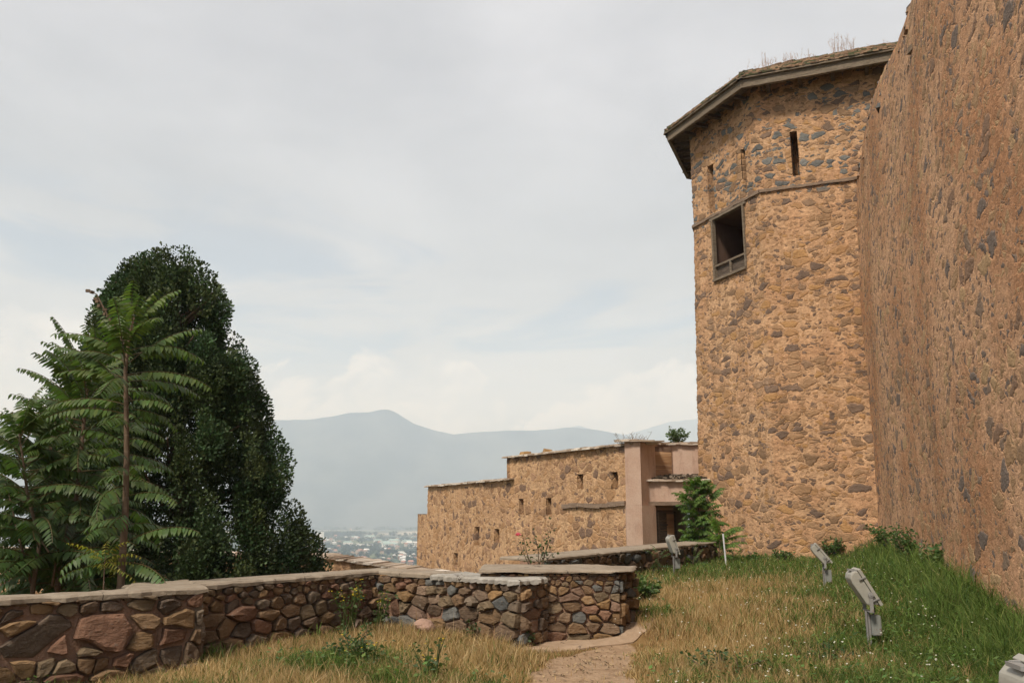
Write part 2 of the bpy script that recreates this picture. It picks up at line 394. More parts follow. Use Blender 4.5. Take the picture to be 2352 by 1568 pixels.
def lump(x, y, s, seed=0.):
    return (np.sin(x * s + 1.3 + seed) * np.cos(y * s * 1.13 + .7 + seed * 2) + .5 * np.sin(x * s * 2.3 + y * s * 1.7 + seed) + .35 * np.cos(x * s * 4.1 - y * s * 3.7 + 2.1 * seed)) / 1.85
def dW(x, y): return (x - WF.x) * WNRM.x + (y - WF.y) * WNRM.y      # distance in front of the big wall
def hz(x, y):
    x = np.asarray(x, float); y = np.asarray(y, float)
    o = poly_out(x, y)
    z = -np.minimum(.9 * sst(.25, 1.2, o) + .33 * np.maximum(o - .8, 0), 110)
    near = np.exp(-o * 2) * sst(60, 30, np.hypot(x, y))
    z = z + near * (.035 * lump(x, y, 1.6) + .32 * sst(1.5, .0, dW(x, y)) * sst(6, 16, y) - .13 * sst(-2.6, -4.6, x) + .12 * sst(.3, 1.6, x) * sst(10.8, 12.2, y) - .07 * np.exp(-((x - .5) ** 2 + (y - 10.6) ** 2) / 1.5))
    far = np.hypot(x, y)
    return np.where(o > 200, z + 0 * far, z)
def path_dist(x, y):
    pts = [(.3, 1.), (.45, 7.), (.72, 9.), (.92, 10.2), (1.4, 10.95)]; d = np.full(np.shape(x), 1e9)
    for (x1, y1), (x2, y2) in zip(pts[:-1], pts[1:]):
        t = np.clip(((x - x1) * (x2 - x1) + (y - y1) * (y2 - y1)) / ((x2 - x1) ** 2 + (y2 - y1) ** 2), 0, 1)
        d = np.minimum(d, np.hypot(x - x1 - t * (x2 - x1), y - y1 - t * (y2 - y1)))
    return d
def path_mask(x, y): return sst(.62, .34, path_dist(x, y) + .13 * lump(x, y, 4.5, 2.) + .30 * sst(9.6, 11.2, y) - .12 * sst(9, 7, y)) 
def green(x, y):
    g = sst(4.1, .7, dW(x, y) + .8 * lump(x, y, 1.1, 1.)) * .95
    g = np.maximum(g, .75 * sst(15, 22, y + 2 * lump(x, y, .8, 4.)))
    for bx, by, r, a in ((-1.75, 9.1, .75, .95), (-1.0, 8.2, .5, .6), (2.1, 7.6, .8, .6), (-4.6, 8.2, .6, .6), (-.2, 8., .35, .7), (2.1, 12.6, .5, .9), (1.5, 9.3, .35, .6), (-2.6, 8.0, .4, .5), (3.6, 9.4, 1.0, .55)):
        g = np.maximum(g, a * np.exp(-((x - bx) ** 2 + (y - by) ** 2) / r ** 2))
    return np.clip(g + .30 * lump(x, y, 2.7, 3.) + .20 * lump(x, y, 6., 5.), 0, 1)

def build_ground():
    na = 640; rr = np.concatenate([np.geomspace(.6, 60, 230), np.geomspace(60, 2200, 70)[1:]])
    # finer in front of the camera
    t = np.linspace(0, 1, na, endpoint=False); ang = 2 * np.pi * t - .55 * np.sin(2 * np.pi * t)
    A, RR = np.meshgrid(ang + np.pi / 2, rr); X = RR * np.cos(A); Y = RR * np.sin(A); Z = hz(X, Y)
    V = np.c_[X.ravel(), Y.ravel(), Z.ravel()]; nr = len(rr)
    i, j = np.meshgrid(np.arange(nr - 1), np.arange(na), indexing='ij'); j2 = (j + 1) % na
    Q = np.c_[(i * na + j).ravel(), ((i + 1) * na + j).ravel(), ((i + 1) * na + j2).ravel(), (i * na + j2).ravel()]
    V = np.r_[V, [[0, 0, float(hz(0., 0.))]]]; c = len(V) - 1; T = np.c_[np.full(na, c), np.arange(na), (np.arange(na) + 1) % na]
    C = np.c_[path_mask(V[:, 0], V[:, 1]), green(V[:, 0], V[:, 1]), np.clip(poly_out(V[:, 0], V[:, 1]) / 6, 0, 1)]
    def fn(n):
        c = n.new('ShaderNodeSeparateColor'); n.put(c.inputs[0], n.attr('Col', 'Color')); pm, gm, om = c.outputs
        p = n.new('ShaderNodeNewGeometry').outputs['Position']
        f = n.noise(p, 26, 6, .7); g = n.noise(p, 4, 6, .65); b = n.noise(p, 1.1, 4, .6)
        straw = n.mix(n.ss(g, .3, .7), (.15, .085, .035), (.26, .165, .07)); gr = n.mix(n.ss(g, .3, .7), (.028, .04, .012), (.06, .075, .022))
        col = n.mix(n.ss(n.m('ADD', gm, n.m('MULTIPLY', n.m('SUBTRACT', f, .5), .5)), .25, .6), straw, gr)
        dirt = n.mix(n.ss(g, .3, .7), (.30, .20, .125), (.40, .28, .185)); dirt = n.v('SCALE', dirt, n.m('MULTIPLY_ADD', f, .5, .74))
        pk = n.ss(n.m('ADD', pm, n.m('MULTIPLY', n.m('SUBTRACT', g, .5), .5)), .3, .62)
        col = n.mix(pk, col, dirt)
        col = n.mix(om, col, n.mix(b, (.05, .06, .025), (.17, .12, .06)))
        return bsdf(n, col, .95, n.m('ADD', f, n.m('MULTIPLY', g, 2)), .03, .1)
    o = mesh_np('ground', V, [Q, T], C, mat('earth_and_dry_turf', fn), None, True); tag(o, kind='structure')
build_ground()

ZV = -109.0
def build_plain():
    na = 180; rr = np.geomspace(300, 12900, 60); A, RR = np.meshgrid(np.linspace(0, 2 * np.pi, na, endpoint=False), rr)
    X = RR * np.cos(A); Y = RR * np.sin(A); V = np.c_[X.ravel(), Y.ravel(), np.full(X.size, ZV)]; nr = len(rr)
    i, j = np.meshgrid(np.arange(nr - 1), np.arange(na), indexing='ij'); j2 = (j + 1) % na
    Q = np.c_[(i * na + j).ravel(), ((i + 1) * na + j).ravel(), ((i + 1) * na + j2).ravel(), (i * na + j2).ravel()]
    def fn(n):
        p = n.new('ShaderNodeNewGeometry').outputs['Position']; s = n.sep(p)
        q = n.v('MULTIPLY', p, (.0022, .0016, 0))
        v = n.voro(n.v('ADD', q, n.v('SCALE', n.noise(q, 3, 3, .5, color=True), .3)), 1.0).outputs['Color']
        cs = n.new('ShaderNodeSeparateColor'); n.put(cs.inputs[0], v)
        col = n.ramp(cs.outputs[0], [(0, (.04, .06, .03)), (.3, (.07, .095, .045)), (.55, (.12, .14, .07)), (.8, (.2, .18, .12)), (.92, (.28, .24, .18))], 'CONSTANT')
        g = n.noise(p, .012, 5, .7); col = n.mix(n.ss(g, .42, .58), (.035, .05, .028), col)
        pale = n.m('MULTIPLY', n.ss(n.m('ABSOLUTE', n.m('SUBTRACT', n.m('ADD', s[1], n.m('MULTIPLY', s[0], .25)), 5050)), 700, 420), n.ss(n.noise(p, .0013, 3, .5), .42, .5))
        col = n.mix(pale, col, (.36, .32, .25))
        return bsdf(n, col, .95, None, 1, .1)
    o = mesh_np('valley_plain', V, [Q], None, mat('valley_fields', fn)); tag(o, kind='structure')
build_plain()

def mountain(name, prof, y0, y1, yb, seed, jag):
    """a range whose crest follows prof (bearing as picture column, crest row)"""
    us = np.array([p[0] for p in prof], float); vs = np.array([p[1] for p in prof], float)
    na, nr = 360, 56; uu = np.linspace(us[0], us[-1], na); vv = np.interp(uu, us, vs)
    V = np.zeros((nr, na, 3))
    for i, t in enumerate(np.linspace(0, 1, nr)):
        for j in range(na):
            a, dy, dz = ray(uu[j], vv[j]); rt = a / dy
            yc = y0 + (y1 - y0) * .5 + 350 * mnoise.noise((uu[j] * .002, seed, 0))
            y = (y0 + (yc - y0) * t / .62) if t < .62 else yc + (yb - yc) * (t - .62) / .38
            crest = EYE + dz / dy * yc - ZV
            q = min(t / .62, 1.); prof_h = q ** 1.35 if t < .62 else (1 - (t - .62) / .38) ** 1.2
            nz = mnoise.fractal((rt * 9 + seed, y * .0007, seed), 1, 2.1, 7)
            rid = 1 - abs(mnoise.noise((rt * 14 + seed + .4 * math.sin(q * 5), q * 1.1, seed * 2))) * 1.1
            hgt = crest * prof_h * (1 + (.10 * nz - .16 * (1 - rid)) * math.sin(min(q, 1.) * math.pi) * (1 if t < .62 else .6)) + (jag * mnoise.fractal((uu[j] * .03, seed, 0), 1, 2, 4) if abs(t - .62) < .02 else 0)
            V[i, j] = (rt * y, y, ZV - 4 + max(hgt, 0))
    i, j = np.meshgrid(np.arange(nr - 1), np.arange(na - 1), indexing='ij')
    Q = np.c_[(i * na + j).ravel(), (i * na + j + 1).ravel(), ((i + 1) * na + j + 1).ravel(), ((i + 1) * na + j).ravel()]
    o = mesh_np(name, V.reshape(-1, 3), [Q], None, M['mount'], None, True); tag(o, kind='structure')
def mount_fn(n):
    p = n.new('ShaderNodeNewGeometry').outputs['Position']
    g = n.noise(p, .0016, 7, .65); f = n.noise(p, .009, 5, .7)
    col = n.mix(n.ss(g, .38, .62), (.028, .042, .05), (.075, .088, .092)); col = n.v('SCALE', col, n.m('MULTIPLY_ADD', f, .8, .6))
    return bsdf(n, col, .95, None, 1, .1)
M['mount'] = mat('forested_slopes', mount_fn)
mountain('mountains', [(-900, 930), (-400, 975), (-100, 950), (200, 968), (420, 950), (560, 960), (600, 962), (700, 962), (760, 955), (800, 946), (850, 944), (872, 939), (890, 938), (908, 944), (930, 958), (950, 971), (1000, 987), (1040, 995), (1100, 990), (1170, 986), (1250, 986), (1300, 979), (1350, 982), (1400, 990), (1460, 1005), (1600, 1030), (2000, 1015), (2600, 990), (3200, 1000)], 5900, 9300, 9800, 3.1, 6)
mountain('distant_mountains', [(900, 1060), (1150, 1012), (1290, 985), (1330, 976), (1380, 990), (1440, 996), (1500, 978), (1540, 966), (1580, 962), (1640, 955), (1900, 940), (2400, 960), (3000, 970)], 10000, 12600, 12900, 8.7, 8)

# ------------------------------------------------------------------ dense wall faces with real openings
def lines(a, b, step, extra):
    q = list(np.linspace(a, b, max(2, int(round((b - a) / step)) + 1)))
    for e in extra:
        if a < e < b:
            q = [t for t in q if abs(t - e) > step * .45] + [e]
    return sorted(q)
def wall_face(mb, fpos, L, zs, step, holes, s_off=0., keep=None, wz=0.):
    ss = lines(0, L, step, [h[0] for h in holes] + [h[1] for h in holes]); n = len(zs)
    vs = []; wp = []; fs = []
    for s in ss:
        for z in zs: vs.append(fpos(s, z)); wp.append((s_off + s, z, wz))
    for i in range(len(ss) - 1):
        sm = (ss[i] + ss[i + 1]) / 2
        for k in range(n - 1):
            zm = (zs[k] + zs[k + 1]) / 2
            if any(h[0] < sm < h[1] and h[2] < zm < h[3] for h in holes): continue
            if keep and not keep(sm, zm): continue
            fs.append((i * n + k, (i + 1) * n + k, (i + 1) * n + k + 1, i * n + k + 1))
    mb.add(vs, fs, None, wp)
def recess(mb, fpos, nrm, h, depth, s_off=0., flare=0.):
    """the inside of an opening: four reveals and a back"""
    s0, s1, z0, z1 = h; n = Vector(nrm)
    f = [Vector(fpos(s, z)) - n * .005 for s, z in ((s0, z0), (s1, z0), (s1, z1), (s0, z1))]
    g = [Vector(fpos(s, z)) - n * depth for s, z in ((s0 - flare, z0), (s1 + flare, z0), (s1 + flare, z1), (s0 - flare, z1))]
    K = 5; vs = []; wp = []
    for k in range(K + 1):
        for i in range(4):
            vs.append(f[i].lerp(g[i], k / K)); wp.append((s_off + (s0, s1, s1, s0)[i] + (k / K) * depth * (-1 if i in (0, 3) else 1), (z0, z0, z1, z1)[i], k / K * depth))
    fs = []
    for k in range(K):
        for i in range(4): fs.append((k * 4 + i, k * 4 + (i + 1) % 4, (k + 1) * 4 + (i + 1) % 4, (k + 1) * 4 + i))
    fs.append(tuple(K * 4 + i for i in range(4)))
    mb.add(vs, fs, None, wp)

def box_hole(us, vt, vb, p0, d):
    um, vm = sum(us) / 2, (vt + vb) / 2
    s = sorted((hit(us[0], vm, p0, d)[0], hit(us[1], vm, p0, d)[0])); z1 = hit(um, vt, p0, d)[1]; z0 = hit(um, vb, p0, d)[1]
    return [s[0], s[1], z0, z1]

# ---- the octagonal tower
def build_tower():
    root = thing('stone_tower', 'tall octagonal rubble stone tower with a wide mossy eave, loopholes and one open window', 'tower', (OCC.x, OCC.y, 0))
    dl = -dL; p7, c0 = OCT[0], OCT[1]
    hL = [box_hole((1627, 1641), 378, 490, p7, dl), box_hole((1704.5, 1714), 340, 440, p7, dl), box_hole((1640, 1716), 487, 632, p7, dl)]
    hR = [box_hole((1817, 1834), 302, 404, c0, dR)]
    holes = {0: hL, 1: hR}
    ztop = 17.7; extra = [e for h in hL + hR for e in (h[2], h[3])]
    zs = lines(-1.2, ztop, .055, extra)
    mb = MB(); off = 0.
    def pos(i):
        p, q = OCT[i], OCT[(i + 1) % 8]; d = (q - p).normalized()
        def fp(s, z):
            w = p + d * s; k = 1 + max(0., zB - z) * .0045 + (max(0., 1.2 - z) ** 2) * .006
            w = OCC + (w - OCC) * k; return (w.x, w.y, z)
        return fp, d, (q - p).length
    offs = []
    for i in range(8):
        fp, d, L = pos(i); offs.append(off)
        wall_face(mb, fp, L, zs, .055 if i < 2 else .6, holes.get(i, []), off); off += L
    o = mb.build('wall', M['tower'], root, True, .003)
    for i, hs in holes.items():
        fp, d, L = pos(i); nrm = (d.y, -d.x, 0)
        for h in hs:
            wide = h[1] - h[0] > .6
            r = MB(); recess(r, fp, nrm, h, 2.6 if wide else .8, offs[i], .5 if wide else 0.)
            rr = r.build('window' if wide else 'loophole', M['room'] if wide else M['tower'], root)
            if wide:
                fr = MB(); s0, s1, z0, z1 = h; rot = math.atan2(d.y, d.x); n = Vector(nrm)
                def at(s, z, o): q = Vector(fp(s, z)) + n * o; return q
                for (sa, sb, za, zb, dp) in ((s0, s0 + .09, z0, z1, .16), (s1 - .075, s1, z0, z1, .16), (s0 - .12, s1 + .1, z1 - .005, z1 + .10, .2), (s0, s1, z0 - .05, z0 + .045, .22)):
                    fr.box(at((sa + sb) / 2, (za + zb) / 2, .0), (sb - sa, dp, zb - za), rot)
                fr.build('frame', M['wood'], rr)
                rl = MB(); zr = z0 + (z1 - z0) * .235
                rl.box(at((s0 + s1) / 2, zr, -.02), (s1 - s0, .08, .075), rot); rl.box(at((s0 + s1) / 2 + .02, (z0 + zr) / 2, -.02), (.08, .07, zr - z0 - .04), rot)
                rl.build('rail', M['wood'], rr)
                bk = MB(); bk.box(at((s0 + s1) / 2, (z0 + zr) / 2, -.10), (s1 - s0 - .17, .03, zr - z0 - .1), rot); bk.build('infill_board', M['doorwood'], rr)
    # timber band
    tb = MB()
    for i in (7, 0, 1, 2):
        fp, d, L = pos(i); n = Vector((d.y, -d.x, 0)); K = 14; rot = math.atan2(d.y, d.x)
        for k in range(K):
            s = L * (k + .5) / K; q = Vector(fp(s, zB)) + n * (.01 + .02 * random.random()); tb.box((q.x, q.y, zB + random.uniform(-.015, .015) - .01), (L / K * 1.04, .12, random.uniform(.09, .13)), rot, None, (random.uniform(-.03, .03), 0))
    tb.build('timber_band', M['timber'], root)
    # putlog holes in the lower face
    # roof: deck, fascia beams, rafters, shingles
    oh = .95; ze = 17.28
    def ring(o, z): 
        r = []
        for i in range(8):
            a, b, c = OCT[i - 1], OCT[i], OCT[(i + 1) % 8]; d1 = (b - a).normalized(); d2 = (c - b).normalized()
            n1 = Vector((d1.y, -d1.x, 0)); n2 = Vector((d2.y, -d2.x, 0)); bi = (n1 + n2).normalized(); q = b + bi * (o / bi.dot(n1)); r.append((q.x, q.y, z))
        return r
    tanp = math.tan(R(29)); deck = MB(); lo = ring(oh, ze); up = ring(oh, ze + .05)
    apex = (OCC.x, OCC.y, ze + .05 + tanp * 4.2); inn = ring(-.3, ze + .06)
    deck.add(lo + up + [apex] + inn, [(i, (i + 1) % 8, 8 + (i + 1) % 8, 8 + i) for i in range(8)] + [(8 + i, 8 + (i + 1) % 8, 16) for i in range(8)] + [(i, 17 + i, 17 + (i + 1) % 8, (i + 1) % 8) for i in range(8)])
    rf = deck.build('roof', M['wood'], root)
    sh = MB(); pal = [(.20, .13, .085), (.26, .17, .11), (.15, .105, .075), (.11, .10, .065), (.09, .095, .05), (.30, .2, .13)]
    for i in (7, 0, 1, 2):
        p, q = Vector(lo[i]), Vector(lo[(i + 1) % 8]); d = (q - p).normalized(); n = Vector((d.y, -d.x, 0)); L0 = (q - p).length; rot = math.atan2(d.y, d.x)
        for row in range(26):
            inset = row * .165 + .25
            if inset > 4: break
            a = .41 * inset; s = a
            zr = ze + .20 + max(inset - .1, 0) * tanp + row * .004
            while s < L0 - a:
                w = random.uniform(.10, .22); c = p + d * (s + w / 2) - n * (inset + .14 + random.uniform(-.035, .03))
                sh.box((c.x, c.y, zr + random.uniform(-.012, .03) + .14 * tanp * .8), (w * .97, .33, random.uniform(.035, .06)), rot, random.choice(pal), (random.uniform(-.12, .12), tanp * .8)); s += w
    for i in (7, 0, 1, 2):
        p, q = Vector(lo[i]), Vector(lo[(i + 1) % 8]); d = (q - p).normalized(); n = Vector((d.y, -d.x, 0)); L0 = (q - p).length; rot = math.atan2(d.y, d.x)
        for row in range(5):
            s = -.02
            while s < L0:
                w = random.uniform(.09, .2); c = p + d * (s + w / 2) - n * (.10 + row * .055 + random.uniform(-.03, .03))
                sh.box((c.x, c.y, ze + .075 + row * .062 + random.uniform(-.012, .014)), (w * .96, .28, random.uniform(.035, .055)), rot, random.choice(pal), (random.uniform(-.14, .14), .15)); s += w
    sh.build('shingles', M['shingle'], rf)
    bm_ = MB(); bo = ring(oh - .16, 0)
    for i in range(8):
        p, q = Vector(bo[i]), Vector(bo[(i + 1) % 8]); d = (q - p).normalized(); c = (p + q) / 2
        bm_.box((c.x, c.y, ze - .175), ((q - p).length + .05, .13, .36), math.atan2(d.y, d.x))
        bm_.box((c.x, c.y, ze - .02), ((q - p).length + .34, .34, .05), math.atan2(d.y, d.x))
    bm_.build('eave_beam', M['wood'], root)
    for i in (7, 0, 1, 2):
        p, q = OCT[i], OCT[(i + 1) % 8]; d = (q - p).normalized(); n = Vector((d.y, -d.x, 0)); L = (q - p).length
        for k in range(5):
            rt = MB(); c = p + d * (L * (k + .5) / 5) + n * .3; rt.box((c.x, c.y, ze - .26), (.13, 1.0, .12), math.atan2(d.y, d.x)); rt.build('rafter', M['doorwood'], root)
    # dry weeds rooted in the roof
    V = []; T = []; C = []
    wd = MB()
    for (i, fa, fb, cnt, hh) in ((1, .03, .30, 16, .5), (1, .12, .16, 9, .8), (1, .24, .42, 20, .55), (1, .50, .62, 40, .85), (0, .45, 1., 18, .35), (1, .62, .9, 12, .3)):
        p, q = Vector(lo[i]), Vector(lo[(i + 1) % 8]); d = (q - p).normalized(); n = Vector((d.y, -d.x, 0))
        for k in range(cnt):
            ins = random.uniform(.3, 1.6); b = p + d * ((q - p).length * random.uniform(fa, fb)) - n * ins; b.z = ze + ins * tanp + .1
            h = hh * random.uniform(.35, 1.1); tp = b + Vector((random.uniform(-.12, .12), random.uniform(-.12, .12), h)); md = (b + tp) / 2 + Vector((random.uniform(-.03, .03), 0, .02))
            col = (.38, .25, .19)
            wd.tube([b, md, tp], [.0045, .0035, .002], 3, col)
            for _ in range(5):
                t = random.uniform(.45, 1); s = b.lerp(tp, t); wd.tube([s, s + Vector((random.uniform(-.07, .07), random.uniform(-.07, .07), random.uniform(.03, .10)))], [.0035, .0035], 3, (.42, .27, .21))
    w = wd.build('roof_weeds', M['grass']); tag(w, 'thin dry pinkish weeds growing on the tower eave', 'weeds', kind='stuff')
build_tower()

# ---- the great battered wall on the right
def build_bigwall():
    root = thing('fort_wall', 'towering reddish rubble fort wall along the right side with a ragged stony top', 'wall', (WF.x, WF.y, 0))
    st = WF - WD * 1.2; L = 26.5; ztop = 15.
    def fp(s, z):
        q = st + WD * s; bat = .028 * z + .25 * math.sin(z * .5 + s * .16) * .25 + .06 * math.sin(s * .7) - .12 * max(0., 1.0 - z) + .10 * max(0., z - crest(s) + 1.6) ** 2
        q = q - WNRM * bat; return (q.x, q.y, z)
    # ragged crest, a little higher towards the tower
    def crest(s):
        y = WF.y - (s - 1.2) * .949
        return float(np.interp(y, [0, 15, 18.5, 22, 25, 28], [12.5, 12.6, 13.0, 13.7, 14.3, 14.0]))
    def keep(s, z):
        j = .30 * mnoise.noise((s * .9, 3.1, 0)) + .22 * mnoise.noise((s * 2.7, 7.7, 0)) + .12 * mnoise.noise((s * 7, 7.7, 2))
        return z < crest(s) + j - .1
    zs = lines(-.8, ztop, .075, [])
    mb = MB(); wall_face(mb, fp, L, zs, .075, [], 40., keep)
    o = mb.build('wall', M['bigwall'], root, True)
    bm = bmesh.new(); bm.from_mesh(o.data); loose = [v for v in bm.verts if not v.link_faces]; bmesh.ops.delete(bm, geom=loose, context='VERTS'); bm.to_mesh(o.data); bm.free()
    sd = o.modifiers.new('thick', 'SOLIDIFY'); sd.thickness = 1.6; sd.offset = -1
    # slabs and stones left standing out of the broken end
    lm = MB(); rg = random.Random(5)
    for k in range(230):
        s = rg.uniform(.3, 19); z = crest(s) - abs(rg.gauss(0, .8)) + .02; q = Vector(fp(s, z)) + WNRM * rg.uniform(-.25, -.09)
        c = rg.choice([(.09, .095, .098), (.12, .125, .125), (.17, .12, .08), (.25, .16, .10), (.10, .08, .065), (.28, .18, .12), (.20, .14, .09)])
        lm.box(q, (rg.uniform(.10, .5), rg.uniform(.16, .34), rg.uniform(.05, .2)), math.atan2(WD.y, WD.x) + rg.uniform(-.3, .3), c, (rg.uniform(-.3, .3), rg.uniform(-.2, .2)), 0, rg.uniform(.6, .9))
    lm.build('crest_stones', M['rock'], root)
build_bigwall()

# ---- slate copings
def slates(mb, p0, p1, z0, z1, inward, width, over=.12, step=(.18, .5), layers=2, rg=random, th=1.):
    p0, p1 = Vector((p0[0], p0[1], 0)), Vector((p1[0], p1[1], 0)); d = (p1 - p0).normalized(); L = (p1 - p0).length; n = Vector(inward).normalized(); rot = math.atan2(d.y, d.x)
    sg = 1 if (-math.sin(rot) * n.x + math.cos(rot) * n.y) > 0 else -1
    pal = [(.46, .38, .31), (.38, .31, .25), (.54, .47, .40), (.32, .25, .19), (.60, .54, .47), (.27, .20, .15)]
    for l in range(layers):
        for row in range(max(1, int(width / .42))):
            s = -over
            while s < L + over:
                w = rg.uniform(*step); t = (s + w / 2) / L; dep = rg.uniform(.45, .6)
                c = p0 + d * (s + w / 2) + n * (-over + dep / 2 + row * .40 + l * .05 + rg.uniform(-.05, .04))
                mb.box((c.x, c.y, z0 + (z1 - z0) * t + l * .035 + row * .03 + rg.uniform(-.008, .012)), (w * 1.06, dep, rg.uniform(.02, .04) * th), rot + rg.uniform(-.06, .06), rg.choice(pal), (rg.uniform(-.05, .05), sg * .06 + rg.uniform(-.03, .03)))
                s += w

# ---- stepped rampart building with loopholes
def build_rampart():
    a = P(1440, 1022, 31.5); b = P(1165, 1050, (a.z - EYE) * F / 130 * 1.0)
    for _ in range(6): b = P(1165, 1052, b.y * (a.z - EYE) / max(.1, (b.z - EYE)))
    z1 = P(1165, 1102, b.y).z; c = P(983, 1117, 48)
    for _ in range(8): c = P(983, 1118, c.y * (z1 - EYE) / (c.z - EYE))
    d = P(960, 1180, c.y + 2); z2 = P(968, 1180, c.y + 1.2).z
    root = thing('rampart_building', 'long stepped rubble stone rampart with slate coping and small square loopholes', 'building', (b.x, b.y, 0))
    secs = [(d, c, z2, [((1000, 1009), 1266, 1297)]), (c, b, z1, [((1090, 1101), 1209, 1252), ((1135.5, 1146.5), 1214, 1246), ((1042, 1051.5), 1269, 1298)]),
            (b, a, a.z, [((1192, 1203), 1146, 1181), ((1255, 1266.5), 1143, 1181), ((1326, 1339), 1088, 1122), ((1405, 1420), 1083, 1121)])]
    mb = MB(); off = 0.; rec = []; cop = MB(); rg = random.Random(3)
    secs[0][3][0] = ((1000, 1009), 1266, 1297)
    for si, (p, q, zt, hs) in enumerate(secs):
        p2 = Vector((p.x, p.y, 0)); q2 = Vector((q.x, q.y, 0)); dd = (q2 - p2).normalized(); L = (q2 - p2).length; n = Vector((dd.y, -dd.x, 0))
        H = []
        for us, vt, vb in hs:
            h = box_hole(us, vt, vb, p2, dd)
            if h[0] > .05 and h[1] < L - .05: H.append(h)
        fp = lambda s, z, p2=p2, dd=dd: (p2.x + dd.x * s, p2.y + dd.y * s, z)
        zs = lines(-9, zt, .06, [e for h in H for e in (h[2], h[3])]) if 0 else [-9, -6, -4] + lines(-2.6, zt, .06, [e for h in H for e in (h[2], h[3])])
        wall_face(mb, fp, L, zs, .06, H, off)
        th = 2.2; pb, qb = p2 - n * th, q2 - n * th
        mb.add([(*p2.xy, -9), (*pb.xy, -9), (*pb.xy, zt), (*p2.xy, zt), (*q2.xy, -9), (*qb.xy, -9), (*qb.xy, zt), (*q2.xy, zt)], [(0, 3, 2, 1), (4, 5, 6, 7), (1, 2, 6, 5), (3, 7, 6, 2)], None, [(off - 2.2 * (i in (1, 2)), (-9, -9, zt, zt)[i % 4], 0) for i in range(8)])
        for h in H: rec.append((fp, n, h, off))
        off += L
        cop = MB()
        if si > 0: slates(cop, p2, q2, zt + .03, zt + .03, -n, 1.6, .18, (.2, .6), 2, rg, 1.9)
        if si > 0: cop.build('slate_coping', M['slate'], root)
        if si == 2:
            for fr in (.12, .33):
                q3 = p2 + dd * (L * fr) - n * .35; ls = MB(); ls.box((q3.x, q3.y, zt + .15), (.52, .4, .2), rg.uniform(0, 2), (.30, .18, .075), (.1, .1), 0, .75); o = ls.build('loose_stone', M['rock']); tag(o, 'ochre stone lying on the rampart coping, ' + ('nearer its stepped left end' if fr < .2 else 'nearer the gateway'), 'stone', 'loose stones on the rampart')
            # timber lintel beam let into the wall
            s0 = hit(1294, 1165, p2, dd)[0]; s1 = hit(1438, 1158, p2, dd)[0]; zb = hit(1366, 1161, p2, dd)[1]; tb = MB(); rot = math.atan2(dd.y, dd.x)
            for k in range(8):
                s = s0 + (s1 - s0) * (k + .5) / 8; w = fp(s, zb); tb.box((w[0] + n.x * .03, w[1] + n.y * .03, zb + .03 * math.sin(k * 1.1) + k * .006), ((s1 - s0) / 8 * 1.03, .14, .17 + .02 * math.sin(k * 2.2)), rot, None, (.02 * math.cos(k), 0))
    mb.build('wall', M['rampart'], root, True, .003)
    for fp, n, h, o in rec:
        r = MB(); recess(r, fp, n, h, .75, o); r.build('loophole', M['rampart'], root)
    tb.build('timber_beam', M['timber'], root)
    return a, b
FA, FB = build_rampart()

